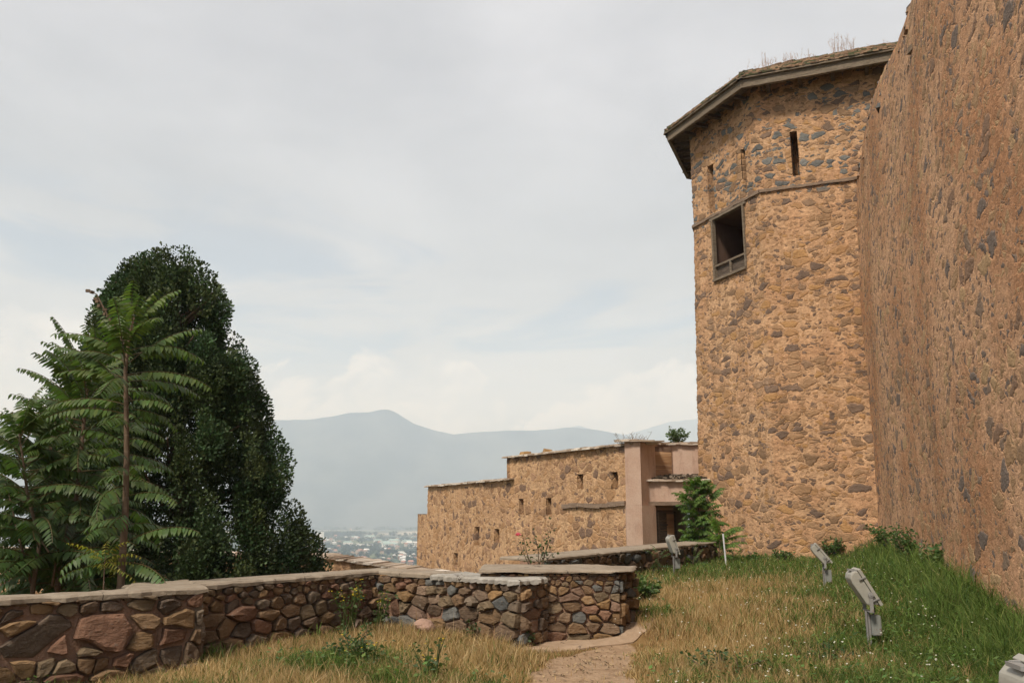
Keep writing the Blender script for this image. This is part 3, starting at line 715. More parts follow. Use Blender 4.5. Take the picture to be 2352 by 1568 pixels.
# ---- plastered gateway between rampart and tower
def build_gate():
    yf, ym, yb = 31.1, 31.75, 32.75
    X = lambda u, y, v=1120: P(u, v, y).x
    Zf = lambda v, y: P(1520, v, y).z
    zt = Zf(1014, yf); zl = Zf(1104, ym); zo = Zf(1160, ym); zb = -1.5
    x0, x1 = X(1437, yf), X(1473, yf); x2 = X(1491, ym); x2d = X(1505, ym); x3 = X(1529, yb); xe = X(1660, yb)
    root = thing('plaster_gateway', 'stained pinkish plaster gateway with a recessed niche over a dark doorway', 'gateway', (x1, yf, 0))
    w = MB()
    # pillar with the outside of the block
    w.prism([(x0, yf), (x1, yf), (x1 + .01, yf + .05), (x2, ym), (x2, yb + .5), (x0 + .3, yb + .5)], zo, zt)          # pier above door head
    w.prism([(x0, yf), (x1 - .002, yf), (x2d, ym), (x2d, ym + 3), (x0 + .3, ym + 3)], zb, zo - .003)                     # jamb
    w.prism([(x2 + .003, ym + .05), (x3, yb), (xe, yb), (xe, yb + .5), (x2 + .003, yb + .49)], zo + .25, zt + .03)       # niche back and splay
    w.prism([(x2 + .003, ym), (xe, ym), (xe, ym + .35), (x2 + .003, ym + .35)], zo + .14, zl)                            # panel above the door
    w.prism([(x2d + .003, ym + .36), (xe, ym + .36), (xe, ym + 3), (x2d + .003, ym + 3)], zo + .10, zo + .245)           # passage ceiling
    w.prism([(P(1586, 1200, ym + 2.7).x, ym + .36), (xe, ym + .36), (xe, ym + 3), (P(1588, 1200, ym + 2.7).x, ym + 3)], zb, zo + .09)                        # far jamb
    w.prism([(x2d, ym), (xe - .2, ym), (xe - .2, ym + 3), (x2d, ym + 3)], zb - .01, -.35)
    w.prism([(x2d + .3, ym + 2.7), (P(1579, 1200, ym + 2.7).x, ym + 2.7), (P(1579, 1200, ym + 2.7).x, ym + 2.98), (x2d + .3, ym + 2.98)], -.34, zo + .098)
    w.build('wall', M['plaster'], root)
    l = MB(); l.box(((x2 + xe) / 2 - .12, ym + .1, zo + .068), (xe - x2 + .1, .36, .132)); l.build('lintel', M['timber'], root)
    lg = MB(); rg = random.Random(8)
    slates(lg, (x2 + .02, ym), (xe, ym), zl + .02, zl + .02, (0, 1, 0), .5, .16, (.16, .4), 2, rg, 1.5)
    lg.build('slate_ledge', M['slate'], root)
    db = MB()
    db.prism([(x2 + .06, ym + .2), (xe, ym + .2), (xe, yb), (x3 - .05, yb)], zl + .03, zl + .3, (.05, .038, .028), 0, lambda p: zl + .08 + .28 * max(0, (p[1] - ym) / 1.4))
    for _ in range(260):
        px = rg.uniform(x2 + .3, xe); py = rg.uniform(ym, yb - .1); db.box((px, py, zl + .11 + .28 * max(0, (py - ym) / 1.4)), (rg.uniform(.03, .14), rg.uniform(.03, .1), rg.uniform(.02, .07)), rg.uniform(0, 3), rg.choice([(.06, .045, .03), (.13, .1, .07), (.3, .25, .2), (.04, .03, .025)]))
    db.build('ledge_debris', M['slate'], root)
    cp = MB(); slates(cp, (x0, yf), (x1 + .05, yf), zt + .03, zt + .03, (0, 1, 0), 2.2, .12, (.2, .5), 2, rg, 1.6); cp.build('slate_coping', M['slate'], root); cp = MB(); slates(cp, (x1 - .05, yf + .1), (x3, yb), zt + .035, zt + .05, (-.8, .6, 0), .9, .1, (.2, .5), 2, rg, 1.5); slates(cp, (x3 - .1, yb), (xe, yb), zt + .035, zt + .07, (0, 1, 0), 1.2, .14, (.2, .5), 3, rg, 1.5)
    cp.build('slate_coping', M['slate'], root)
    # double-plank door, left leaf standing half open inwards
    dr = thing('door', None, None, (0, 0, 0)); 
    del dr
    hx, hy = x2d + .06, ym + .2; ang = math.atan2(1.15, .95); zd = zo - .22; z00 = -.34; m = MB(); wdt = 1.45
    K = 6
    for k in range(K):
        za = z00 + (zd - z00) * k / K; zb2 = z00 + (zd - z00) * (k + 1) / K - .02; c = (hx + math.cos(ang) * wdt / 2, hy + math.sin(ang) * wdt / 2, (za + zb2) / 2)
        m.box(c, (wdt, .06 + .004 * (k % 2), zb2 - za), ang)
    m.box((hx + .03, hy + .04, (zd + z00) / 2), (.13, .12, zd - z00), ang)
    m.box((hx + math.cos(ang) * (wdt - .08), hy + math.sin(ang) * (wdt - .08), (zd + z00) / 2), (.13, .1, zd - z00 + .01), ang)
    d = m.build('door', M['doorwood'], root)
    for z in (.3, 1.2):
        hw = MB(); hw.box((hx + math.cos(ang) * .4 + .03, hy + math.sin(ang) * .4 - .035, z), (.7, .012, .05), ang); hw.build('hinge', M['dark'], d)
    return x0, xe, yf, zt
GX0, GXE, GY, GZT = build_gate()

# ---- low field-stone walls, every stone modelled
def clip(poly, px, py, qx, qy):
    mx, my = (px + qx) / 2, (py + qy) / 2; nx, ny = qx - px, qy - py; out = []
    for i in range(len(poly)):
        a, b = poly[i], poly[(i + 1) % len(poly)]; da = (a[0] - mx) * nx + (a[1] - my) * ny; db = (b[0] - mx) * nx + (b[1] - my) * ny
        if da <= 0: out.append(a)
        if da * db < 0: t = da / (da - db); out.append((a[0] + (b[0] - a[0]) * t, a[1] + (b[1] - a[1]) * t))
    return out
def stone_face(mb, p0, p1, z0, z1, pal, rg, size=1., gap=.012, proud=1., top=None, big=()):
    d = Vector(p1) - Vector(p0); d.z = 0; L = d.length; d.normalize(); n = Vector((d.y, -d.x, 0)); H = z1 - z0; AS = 1.55
    pts = [(b[0], b[1] * AS, b[2]) for b in big]; y = 0.
    while y < H + .05:
        hh = rg.uniform(.10, .22) * size
        if y > H - .17: hh = .085 * size
        x = rg.uniform(-.1, .1)
        while x < L + .1:
            w = rg.uniform(.6, 1.75) * hh * 1.55; q = (x + w / 2 + rg.uniform(-.03, .03), (y + hh / 2 + rg.uniform(-.35, .35) * hh) * AS)
            if not any(math.hypot(q[0] - b[0], (q[1] - b[1] * AS)) < b[2] for b in big): pts.append((q[0], q[1], 0))
            x += w
        y += hh
    for i, (px, py, br) in enumerate(pts):
        nb = sorted(range(len(pts)), key=lambda k: (pts[k][0] - px) ** 2 + (pts[k][1] - py) ** 2)[1:18 if not br else 40]
        poly = [(-.02, -.1), (L + .02, -.1), (L + .02, H * AS), (-.02, H * AS)]
        for k in nb:
            qx, qy, qr = pts[k]
            if br and not qr:   # big stones take more room
                t = 1.6; qx, qy = px + (qx - px) * t, py + (qy - py) * t
            elif qr and not br:
                t = .4; qx, qy = px + (qx - px) * t, py + (qy - py) * t
            poly = clip(poly, px, py, qx, qy)
            if len(poly) < 3: break
        if len(poly) < 3: continue
        poly = [(a, b / AS) for a, b in poly]; cx = sum(a for a, b in poly) / len(poly); cy = sum(b for a, b in poly) / len(poly)
        rad = sum(math.hypot(a - cx, b - cy) for a, b in poly) / len(poly)
        if rad < .018: continue
        sh = max(.5, 1 - gap * rg.uniform(.3, 1.7) / rad)
        if rg.random() < .07: sh *= .8
        # resample and roughen the outline
        ring = []; m = len(poly)
        for k in range(m):
            a, b = poly[k], poly[(k + 1) % m]; el = math.hypot(a[0] - b[0], a[1] - b[1]); c = max(1, int(el / (rad * .55)))
            for j in range(c):
                t = (j + (.12 if c > 1 else .5) * 0) / c; ring.append((a[0] + (b[0] - a[0]) * t, a[1] + (b[1] - a[1]) * t))
        sm = []
        for k in range(len(ring)):
            a, b, c = ring[k - 1], ring[k], ring[(k + 1) % len(ring)]; jx = rg.uniform(-.06, .06) * rad
            sm.append((cx + (b[0] * .80 + (a[0] + c[0]) * .10 - cx) * sh + jx, cy + (b[1] * .80 + (a[1] + c[1]) * .10 - cy) * sh + rg.uniform(-.06, .06) * rad))
        k = len(sm); bul = proud * rg.uniform(.018, .075) * min(1.3, rad / .09); tx, ty = rg.uniform(-.35, .35), rg.uniform(-.3, .45)
        vs = []
        for sc, dp in ((1.03, -.07), (1., bul * .35), (.94, bul * .82), (.76, bul)):
            for a, b in sm:
                u, w = (a - cx) * sc, (b - cy) * sc; j = rg.uniform(-.12, .12) * bul if sc < .95 else 0
                dep = dp + (j + (u * tx + w * ty) * .55 * (1 if sc < 1 else .6) if dp > 0 else 0)
                q = Vector(p0) + d * (cx + u) + n * dep; vs.append((q.x, q.y, z0 + cy + w))
        q = Vector(p0) + d * cx + n * (bul * rg.uniform(.9, 1.15)); vs.append((q.x, q.y, z0 + cy)); ci = len(vs) - 1
        fs = [(r * k + i2, r * k + (i2 + 1) % k, (r + 1) * k + (i2 + 1) % k, (r + 1) * k + i2) for r in range(3) for i2 in range(k)] + [(3 * k + i2, 3 * k + (i2 + 1) % k, ci) for i2 in range(k)]
        c = rg.choice(pal); f = rg.uniform(.75, 1.25); mb.add(vs, fs, (c[0] * f, c[1] * f, c[2] * f))
def ragged(poly, z0, z1, mb, rg, amp=.025, step=.12):
    out = []
    for i in range(len(poly)):
        a, b = Vector((*poly[i][:2], 0)), Vector((*poly[(i + 1) % len(poly)][:2], 0)); k = max(1, int((b - a).length / step)); t = (b - a).normalized(); n = Vector((t.y, -t.x, 0))
        for j in range(k): q = a.lerp(b, j / k) + n * rg.uniform(-amp, amp) * (j > 0); out.append((q.x, q.y))
    n = len(out); zf = [z1 + .012 * mnoise.noise((p[0] * 3, p[1] * 3, 0)) + rg.uniform(-.006, .006) for p in out]
    cx, cy = sum(p[0] for p in out) / n, sum(p[1] for p in out) / n
    inr = []
    for i in range(n):
        a, b = Vector(out[i - 1]), Vector(out[(i + 1) % n]); t = (b - a).normalized() if (b - a).length > 1e-6 else Vector((1, 0)); nn = Vector((-t.y, t.x)); q = Vector(out[i]) + nn * .03; inr.append((q.x, q.y))
    vs = [(p[0] , p[1], z0 + rg.uniform(-.014, .014)) for p in out] + [(p[0], p[1], z - .022) for p, z in zip(out, zf)] + [(p[0], p[1], z) for p, z in zip(inr, zf)]
    mb.add(vs, [tuple(range(2 * n, 3 * n)), tuple(range(n))[::-1]] + [(r * n + i, r * n + (i + 1) % n, (r + 1) * n + (i + 1) % n, (r + 1) * n + i) for i in range(n) for r in (0, 1)])
BROWN = [(.155, .098, .058), (.185, .118, .068), (.13, .088, .06), (.17, .125, .08), (.205, .13, .07), (.115, .085, .065), (.19, .105, .07), (.15, .115, .085)]
MIXED = BROWN + BROWN[:5] + [(.20, .14, .10), (.105, .108, .108), (.13, .13, .125), (.22, .135, .065), (.20, .13, .095), (.24, .15, .07), (.17, .115, .075)]
DARKS = [(.11, .075, .05), (.14, .09, .058), (.09, .075, .062), (.13, .10, .07), (.16, .10, .06)]
def inset(p0, p1, off):
    d = (p1 - p0).normalized(); n = Vector((d.y, -d.x, 0)); return p0 - n * off, p1 - n * off
def core(mb, p0, p1, th, z0, z1):
    d = (p1 - p0).normalized(); n = Vector((d.y, -d.x, 0)); a, b = p0 - n * .014, p1 - n * .014
    mb.prism([a.xy, b.xy, (b - n * (th - .07)).xy, (a - n * (th - .07)).xy], z0, z1)

def build_low_walls():
    rg = random.Random(21)
    # A: nearest, on the left
    r = thing('field_stone_wall', 'low brown field stone wall at lower left with wide cracked cement coping', 'wall', (A0.x, A0.y, 0))
    core_ = MB(); core(core_, A0, A1, .6, -.6, .73); rn = A1 + (Vector((A1.y - A0.y, -(A1.x - A0.x), 0)).normalized()) * -.9
    core(core_, A1, rn, .5, -.6, .73); core_.build('mortar_core', M['mortar'], r)
    st = MB(); stone_face(st, A0, A1, -.25, .75, BROWN, rg, .92, .012, 1., None, ((6.55, .66, .20), (7.2, .62, .19), (5.8, .45, .13)))
    stone_face(st, A1, rn, -.1, .75, BROWN, rg); st.build('stones', M['rock'], r)
    cp = MB(); dA = (A1 - A0).normalized(); nA = Vector((dA.y, -dA.x, 0))
    f0, f1 = A0 + nA * .05, A1 + nA * .06 + dA * .05
    ragged([f0.xy, f1.xy, P(436, 1323, 10.65).xy, P(300, 1331, 10.1).xy, (P(288, 1341, 9.35)).xy, (A0 - nA * .66).xy], .742, .805, cp, rg, .022); cp.build('coping', M['cement'], r)
    # B + C: bent wall in the middle
    r = thing('field_stone_wall', 'low bent field stone wall in the middle, its end capped with pale rough cement', 'wall', (B1.x, B1.y, 0))
    co_ = MB(); core(co_, B0, B1, .55, -.6, .715); core(co_, B1, C1_, .55, -.6, .7)
    dC = (C1_ - B1).normalized(); nC = Vector((dC.y, -dC.x, 0)); e2 = C1_ - nC * .55; core(co_, C1_, e2, .4, -.6, .69); co_.build('mortar_core', M['mortar'], r)
    st = MB(); stone_face(st, B0, B1, -.15, .73, BROWN, rg, .92); stone_face(st, B1, C1_, -.15, .72, MIXED, rg, .86, .012, 1.1)
    stone_face(st, C1_, e2, -.15, .7, MIXED, rg); st.build('stones', M['rock'], r)
    dB = (B1 - B0).normalized(); nB = Vector((dB.y, -dB.x, 0)); mid = B1.lerp(C1_, .42); cp = MB(); bo = -.62
    jn = B1 + (nB + nC).normalized() * .07; jb = B1 + (nB + nC).normalized() * -.66
    ragged([(B0 + nB * .05 - dB * .3).xy, jn.xy, (mid + nC * .06).xy, (mid - nC * .62).xy, jb.xy, (B0 - nB * .62 - dB * .5).xy], .732, .79, cp, rg, .022); cp.build('coping', M['cement'], r)
    cq = MB(); ragged([(mid + nC * .07 + dC * .005).xy, (C1_ + nC * .07 + dC * .05).xy, (C1_ - nC * .35 + dC * .08).xy, (C1_ - nC * .6).xy, (mid - nC * .63 + dC * .005).xy], .715, .785, cq, rg, .045, .045)
    q = cq.build('rough_cement_cap', M['cement_pale'], r); q['label'] = 'pale grey lumpy cement cap'
    # D: short thick wall by the path
    r = thing('field_stone_wall', 'short thick stone wall end of mixed brown and blue stones beside the dirt path', 'wall', (D0.x, D0.y, 0))
    co_ = MB(); co_.prism([(D0 + Vector((0, .014, 0))).xy, (D1 + Vector((-.016, .014, 0))).xy, (D2 + Vector((-.02, 0, 0))).xy, (D0.x, 12.6)], -.6, .80); co_.build('mortar_core', M['mortar'], r)
    st = MB(); stone_face(st, D0, D1, -.2, .82, MIXED + [(.21, .12, .08)], rg, .72, .010, .9); stone_face(st, D1, D2, -.05, .82, MIXED, rg, 1.1, .015); st.build('stones', M['rock'], r)
    cp = MB(); ragged([(D0 + Vector((-.03, -.06, 0))).xy, (D1 + Vector((.02, -.07, 0))).xy, (D1 + Vector((.22, .10, 0))).xy, (D2 + Vector((.03, -.1, 0))).xy, (D2 + Vector((-.5, .25, 0))).xy, (D0.x - .02, 12.75)], .838, .868, cp, rg, .02); cp.build('coping', M['cement'], r)
    # E: long wall running to the tower foot
    r = thing('field_stone_wall', 'long dark field stone wall running behind to the foot of the tower', 'wall', (E0.x, E0.y, 0))
    co_ = MB(); core(co_, E0, E1, .6, -.8, .70); co_.build('mortar_core', M['mortar'], r)
    st = MB(); stone_face(st, E0, E1, -.25, .71, DARKS + [(.08, .085, .085)], rg, 1.25, .014); st.build('stones', M['rock'], r)
    dE = (E1 - E0).normalized(); nE = Vector((dE.y, -dE.x, 0)); cp = MB(); ragged([(E0 + nE * .05).xy, (E1 + nE * .05).xy, (E1 - nE * .95).xy, (E0 - nE * 1.0).xy], .715, .775, cp, rg, .02, .2); cp.build('coping', M['cement'], r)
    # footing strip at the foot of D
    ft = MB(); ragged([(.0, 10.62), (.42, 10.72), (1.55, 11.12), (2.0, 11.9), (2.05, 12.6), (1.75, 12.55), (1.4, 11.42), (.12, 11.3)], -.35, .055, ft, rg, .02, .15)
    for i, v in enumerate(ft.v):
        if v[2] > 0: ft.v[i] = (v[0], v[1], float(hz(v[0], v[1])) + .022 + (v[2] - .045) * .4)
    o = ft.build('footing_slab', M['footing']); tag(o, 'sloping strip of beige cement along the foot of the short stone wall', 'footing')
build_low_walls()

# ---- outer parapet beyond the middle wall
def build_parapet():
    a, b = P(-60, 1262, 24), P(735, 1277, 25); b2 = P(985, 1318, 21.5)
    r = thing('outer_parapet', 'low outer parapet of pinkish brown stone with pale slate coping, beyond the evergreen', 'wall', (b.x, b.y, 0))
    mb = MB(); off = 0; cp = MB(); rg = random.Random(2)
    for (p, q) in ((a, b), (b, b2)):
        d = Vector((q.x - p.x, q.y - p.y, 0)); L = d.length; d.normalize(); n = Vector((d.y, -d.x, 0))
        zf = lambda s, z, p=p, q=q, L=L: (p.x + d.x * s, p.y + d.y * s, (p.z + (q.z - p.z) * s / L) + z - .0)
        fpos = lambda s, z: zf(s, z)
        wall_face(mb, fpos, L, lines(-4.5, 0, .12, []), .12, [], off); off += L
        t = .9
        mb.add([zf(0, -4.5), zf(L, -4.5), zf(L, 0), zf(0, 0)] + [tuple(Vector(zf(s, z)) - n * t) for s, z in ((0, -4.5), (L, -4.5), (L, 0), (0, 0))], [(5, 4, 7, 6), (3, 2, 6, 7), (1, 5, 6, 2)])
        slates(cp, p, q, p.z + .02, q.z + .02, -n, .8, .12, (.15, .4), 2, rg)
    mb.build('wall', M['rampart'], r, True); cp.build('slate_coping', M['slate'], r)
build_parapet()

# ------------------------------------------------------------------ floodlights
def copy_tree(o, parent=None):
    c = o.copy(); COL.objects.link(c); c.parent = parent
    for ch in list(o.children): copy_tree(ch, c)
    return c
def Gt(u, v):
    g = G(u, v, 0)
    for _ in range(5): g = G(u, v, float(hz(g.x, g.y)))
    return g
def build_lamps():
    root = thing('floodlight', 'x', 'floodlight', (0, 0, 0), 'floodlights standing in the grass')
    WD2 = .34
    def extr(prof, y0, y1, name, m, par, bev=0., smooth=False):
        b = MB(); n = len(prof); vs = [(x, y0, z) for x, z in prof] + [(x, y1, z) for x, z in prof]
        b.add(vs, [tuple(range(n)), tuple(range(n, 2 * n))[::-1]] + [(i, n + i, n + (i + 1) % n, (i + 1) % n) for i in range(n)])
        o = b.build(name, m, par); bm = bmesh.new(); bm.from_mesh(o.data); bmesh.ops.recalc_face_normals(bm, faces=bm.faces)
        if bev: bmesh.ops.bevel(bm, geom=bm.edges[:], offset=bev, segments=2, affect='EDGES', profile=.6)
        bm.to_mesh(o.data); bm.free(); return o
    shell = [(-.135, .965), (.105, .535), (-.045, .525), (-.215, .80), (-.238, .865), (-.225, .925), (-.185, .965)]
    h = extr(shell, -WD2 / 2, WD2 / 2, 'housing', M['lampshell'], root, .018)
    d = Vector((.24, -.43)).normalized(); nn = Vector((-d.y, d.x)); 
    if nn.x < 0: nn = -nn
    def off(p, a, b): return (p[0] + d.x * a + nn.x * b, p[1] + d.y * a + nn.y * b)
    t, b = (-.135, .965), (.105, .535)
    fr = extr([off(t, -.02, .003), off(t, -.02, .045), off(b, .025, .045), off(b, .025, .003)], -WD2 / 2 - .012, WD2 / 2 + .012, 'front_frame', M['lampshell'], root, .006)
    extr([off(t, .02, .046), off(t, .02, .052), off(b, -.015, .052), off(b, -.015, .046)], -WD2 / 2 + .025, WD2 / 2 - .025, 'glass', M['glass'], fr)
    for f in (.22, .86):
        for sy in (-1, 1):
            c = Vector(t).lerp(Vector(b), f); k = MB(); k.box((c.x - .005, sy * (WD2 / 2 + .018), c.y + .005), (.085, .02, .016), 0, None, (.45, 0)); k.build('clip', M['galv'], root)
    k = MB(); k.box((-.185, 0, .972), (.075, .15, .022), 0, None, (-.2, 0)); k.box((-.16, -.11, .968), (.05, .03, .03)); k.box((-.16, .11, .968), (.05, .03, .03)); k.build('latch', M['galv'], root)
    br = MB()
    for sy in (-1, 1):
        y = sy * (WD2 / 2 + .028); br.box((0., y, .555), (.045, .012, .23)); 
        br.tube([(0., y - sy * .012, .665), (0., y + sy * .016, .665)], .036, 16); br.tube([(0., y + sy * .016, .665), (0., y + sy * .024, .665)], .014, 8)
    br.box((0., 0, .437), (.05, WD2 + .068, .012)); br.build('bracket', M['galv'], root)
    po = MB(); po.box((-.02, 0, .065), (.06, .012, .74)); po.box((-.044, -.025, .065), (.012, .06, .74)); po.build('post', M['galv'], root)
    bx = MB(); bx.box((.075, -.01, .255), (.125, .12, .27)); bo = bx.build('ballast_box', M['rustbox'], root)
    bm = bmesh.new(); bm.from_mesh(bo.data); bmesh.ops.bevel(bm, geom=bm.edges[:], offset=.012, segments=2, affect='EDGES'); bm.to_mesh(bo.data); bm.free()
    cb = MB(); cb.tube([(.05, 0, .53), (.09, .02, .47), (.085, .03, .42), (.05, 0, .38)], .009, 6); cb.build('cable', M['dark'], root)
    spots = [((2003, 1500), 0., .86, R(-9), R(0), 'nearest whole floodlight in the grass, grey housing above a rusting box'),
             ((1898, 1360), .02, .86, R(-14), R(-9), 'grey floodlight tilted flatter, in front of the tower foot'),
             ((1551, 1328), .02, .86, R(6), R(12), 'farthest grey floodlight, pale back showing before the dark stone wall'),
             (None, 0., .9, R(-6), R(-4), 'floodlight cut off at the lower right corner, only its upper shell seen')]
    for i, (uv, z, sc, yaw, tilt, lab) in enumerate(spots):
        o = root if i == 0 else copy_tree(root)
        g = Gt(uv[0], uv[1]) if uv else Vector((2.36, 3.72, 0))
        o.location = (g.x, g.y, float(hz(g.x, g.y)) + .10); o.rotation_euler = (0, 0, yaw); o['label'] = lab; o.scale = (sc,) * 3
        if tilt:
            for ch in o.children:
                if ch.name.split('.')[0] in ('housing', 'front_frame', 'clip', 'latch'):
                    piv = Vector((0, 0, .665)); ch.rotation_euler = (0, -tilt if False else tilt, 0)
                    rm = ch.rotation_euler.to_matrix(); ch.location = piv - rm @ piv
build_lamps()
pl = MB(); g0 = G(1669, 1308, 0.05); pl.tube([g0, g0 + Vector((-.05, 0, 1.0))], .024, 10); o = pl.build('marker_pole', M['polewhite']); tag(o, 'thin white metal pole standing beside the green sapling at the tower foot', 'pole')

# ------------------------------------------------------------------ trees and plants
def leafcol(base, rg, f=.3): k = 1 + rg.uniform(-f, f); return (base[0] * k * rg.uniform(.85, 1.2), base[1] * k, base[2] * k * rg.uniform(.8, 1.15))
def frond(mb, base, dirv, L, elev, droop, npair, ll, col, rg, hang=.55, rach=(.10, .075, .03)):
    """a pinnate leaf: arching stalk with paired hanging leaflets"""
    az = Vector((dirv[0], dirv[1], 0)).normalized(); pts = []; p = Vector(base); e = elev; K = 10; side = Vector((-az.y, az.x, 0)); tw = rg.uniform(-1., 1.); cv = rg.uniform(-1.2, 1.2)
    for k in range(K + 1):
        pts.append(p.copy()); dv = az * math.cos(e) + Vector((0, 0, math.sin(e))) + side * (tw * .15 + cv * .5 * (k / K) ** 1.5); p = p + dv.normalized() * (L / K); e -= droop / K * (.5 + 1.1 * k / K)
    mb.tube(pts, [.008 * (1 - .7 * k / K) * (L / .9) for k in range(K + 1)], 3, rach)
    for i in range(npair):
        t = .2 + .78 * (i / max(1, npair - 1)); f = t * K; k = min(K - 1, int(f)); q = pts[k].lerp(pts[k + 1], f - k); tan = (pts[k + 1] - pts[k]).normalized()
        sz = ll * (1.05 - .55 * max(0, (t - .45) / .55) ** 1.2) * (.8 + .2 * min(1, (t - .15) / .2))
        up = tan.cross(side).normalized(); up = up if up.z > 0 else -up
        for sg in (-1, 1):
            o = (side * sg * math.cos(hang * rg.uniform(.7, 1.3)) - up * math.sin(hang * rg.uniform(.6, 1.4)) + tan * rg.uniform(.15, .5)).normalized()
            wv = (tan - o * tan.dot(o)).normalized(); nr = o.cross(wv); s = sz * rg.uniform(.85, 1.12); w = s * .155
            dn = Vector((0, 0, -1)) * s
            vs = [q, q + o * s * .28 + wv * w + nr * .0, q + o * s * .28 - wv * w, q + o * s * .66 + wv * w * .8 + dn * .10, q + o * s * .66 - wv * w * .8 + dn * .10, q + o * s * .93 + dn * .26]
            c = leafcol(col, rg); mb.add(vs, [(0, 2, 1), (1, 2, 4, 3), (3, 4, 5)], c)
def ailanthus(name, label, base, pts, fr_from, n, prof, col, seed, r0=.045, trunk_extra=(), cat='tree', ll=.15, face=None, group=None, stems=()):
    """trunk through pts; n fronds placed from fr_from (0..1 of the trunk) upward; prof(t) = frond length"""
    rg = random.Random(seed); root = thing(name, label, cat, base, group); tr_ = MB()
    tr = MB(); K = len(pts); tr.tube(pts, [r0 * (1 - .75 * i / (K - 1)) for i in range(K)], 8, None)
    for e in trunk_extra: tr.tube(e, [r0 * .5, r0 * .35, r0 * .2][:len(e)], 6)
    tr.build('trunk', M['bark'], root, True)
    for e in stems: tr_.tube(e, [r0 * .7, r0 * .5, r0 * .3, r0 * .2][:len(e)], 6)
    if stems: tr_.build('stem', M['bark'], root)
    mb = MB(); ga = rg.uniform(0, 6); allp = [pts] + list(stems); pts_all = allp
    for i in range(n):
        pts = pts_all[i % len(pts_all)]; K = len(pts)
        t = fr_from + (1 - fr_from) * (i + .5) / n; f = t * (K - 1); k = min(K - 2, int(f)); q = Vector(pts[k]).lerp(Vector(pts[k + 1]), f - k)
        ga += 2.4 + rg.uniform(-.9, .9); L = prof(t) * rg.uniform(.62, 1.2); tt = (t - fr_from) / (1 - fr_from)
        el = R(8) + R(60) * tt ** 2.5 + rg.uniform(-.35, .42); dr = rg.uniform(.5, 1.0) + .4 * (1 - tt)
        cc = (col[0] * (1 + .35 * tt), col[1] * (1 + .18 * tt), col[2]); frond(mb, q, (math.cos(ga), math.sin(ga)), L, el, dr, max(7, int(L * 17)), ll * (.80 + .32 * L), cc, rg)
    mb.build('crown', M['leaf'], root); return root
def col_pts(uvs, y):
    return [P(u, v, y + dy) for u, v, dy in uvs]
GREEN = (.058, .102, .030)
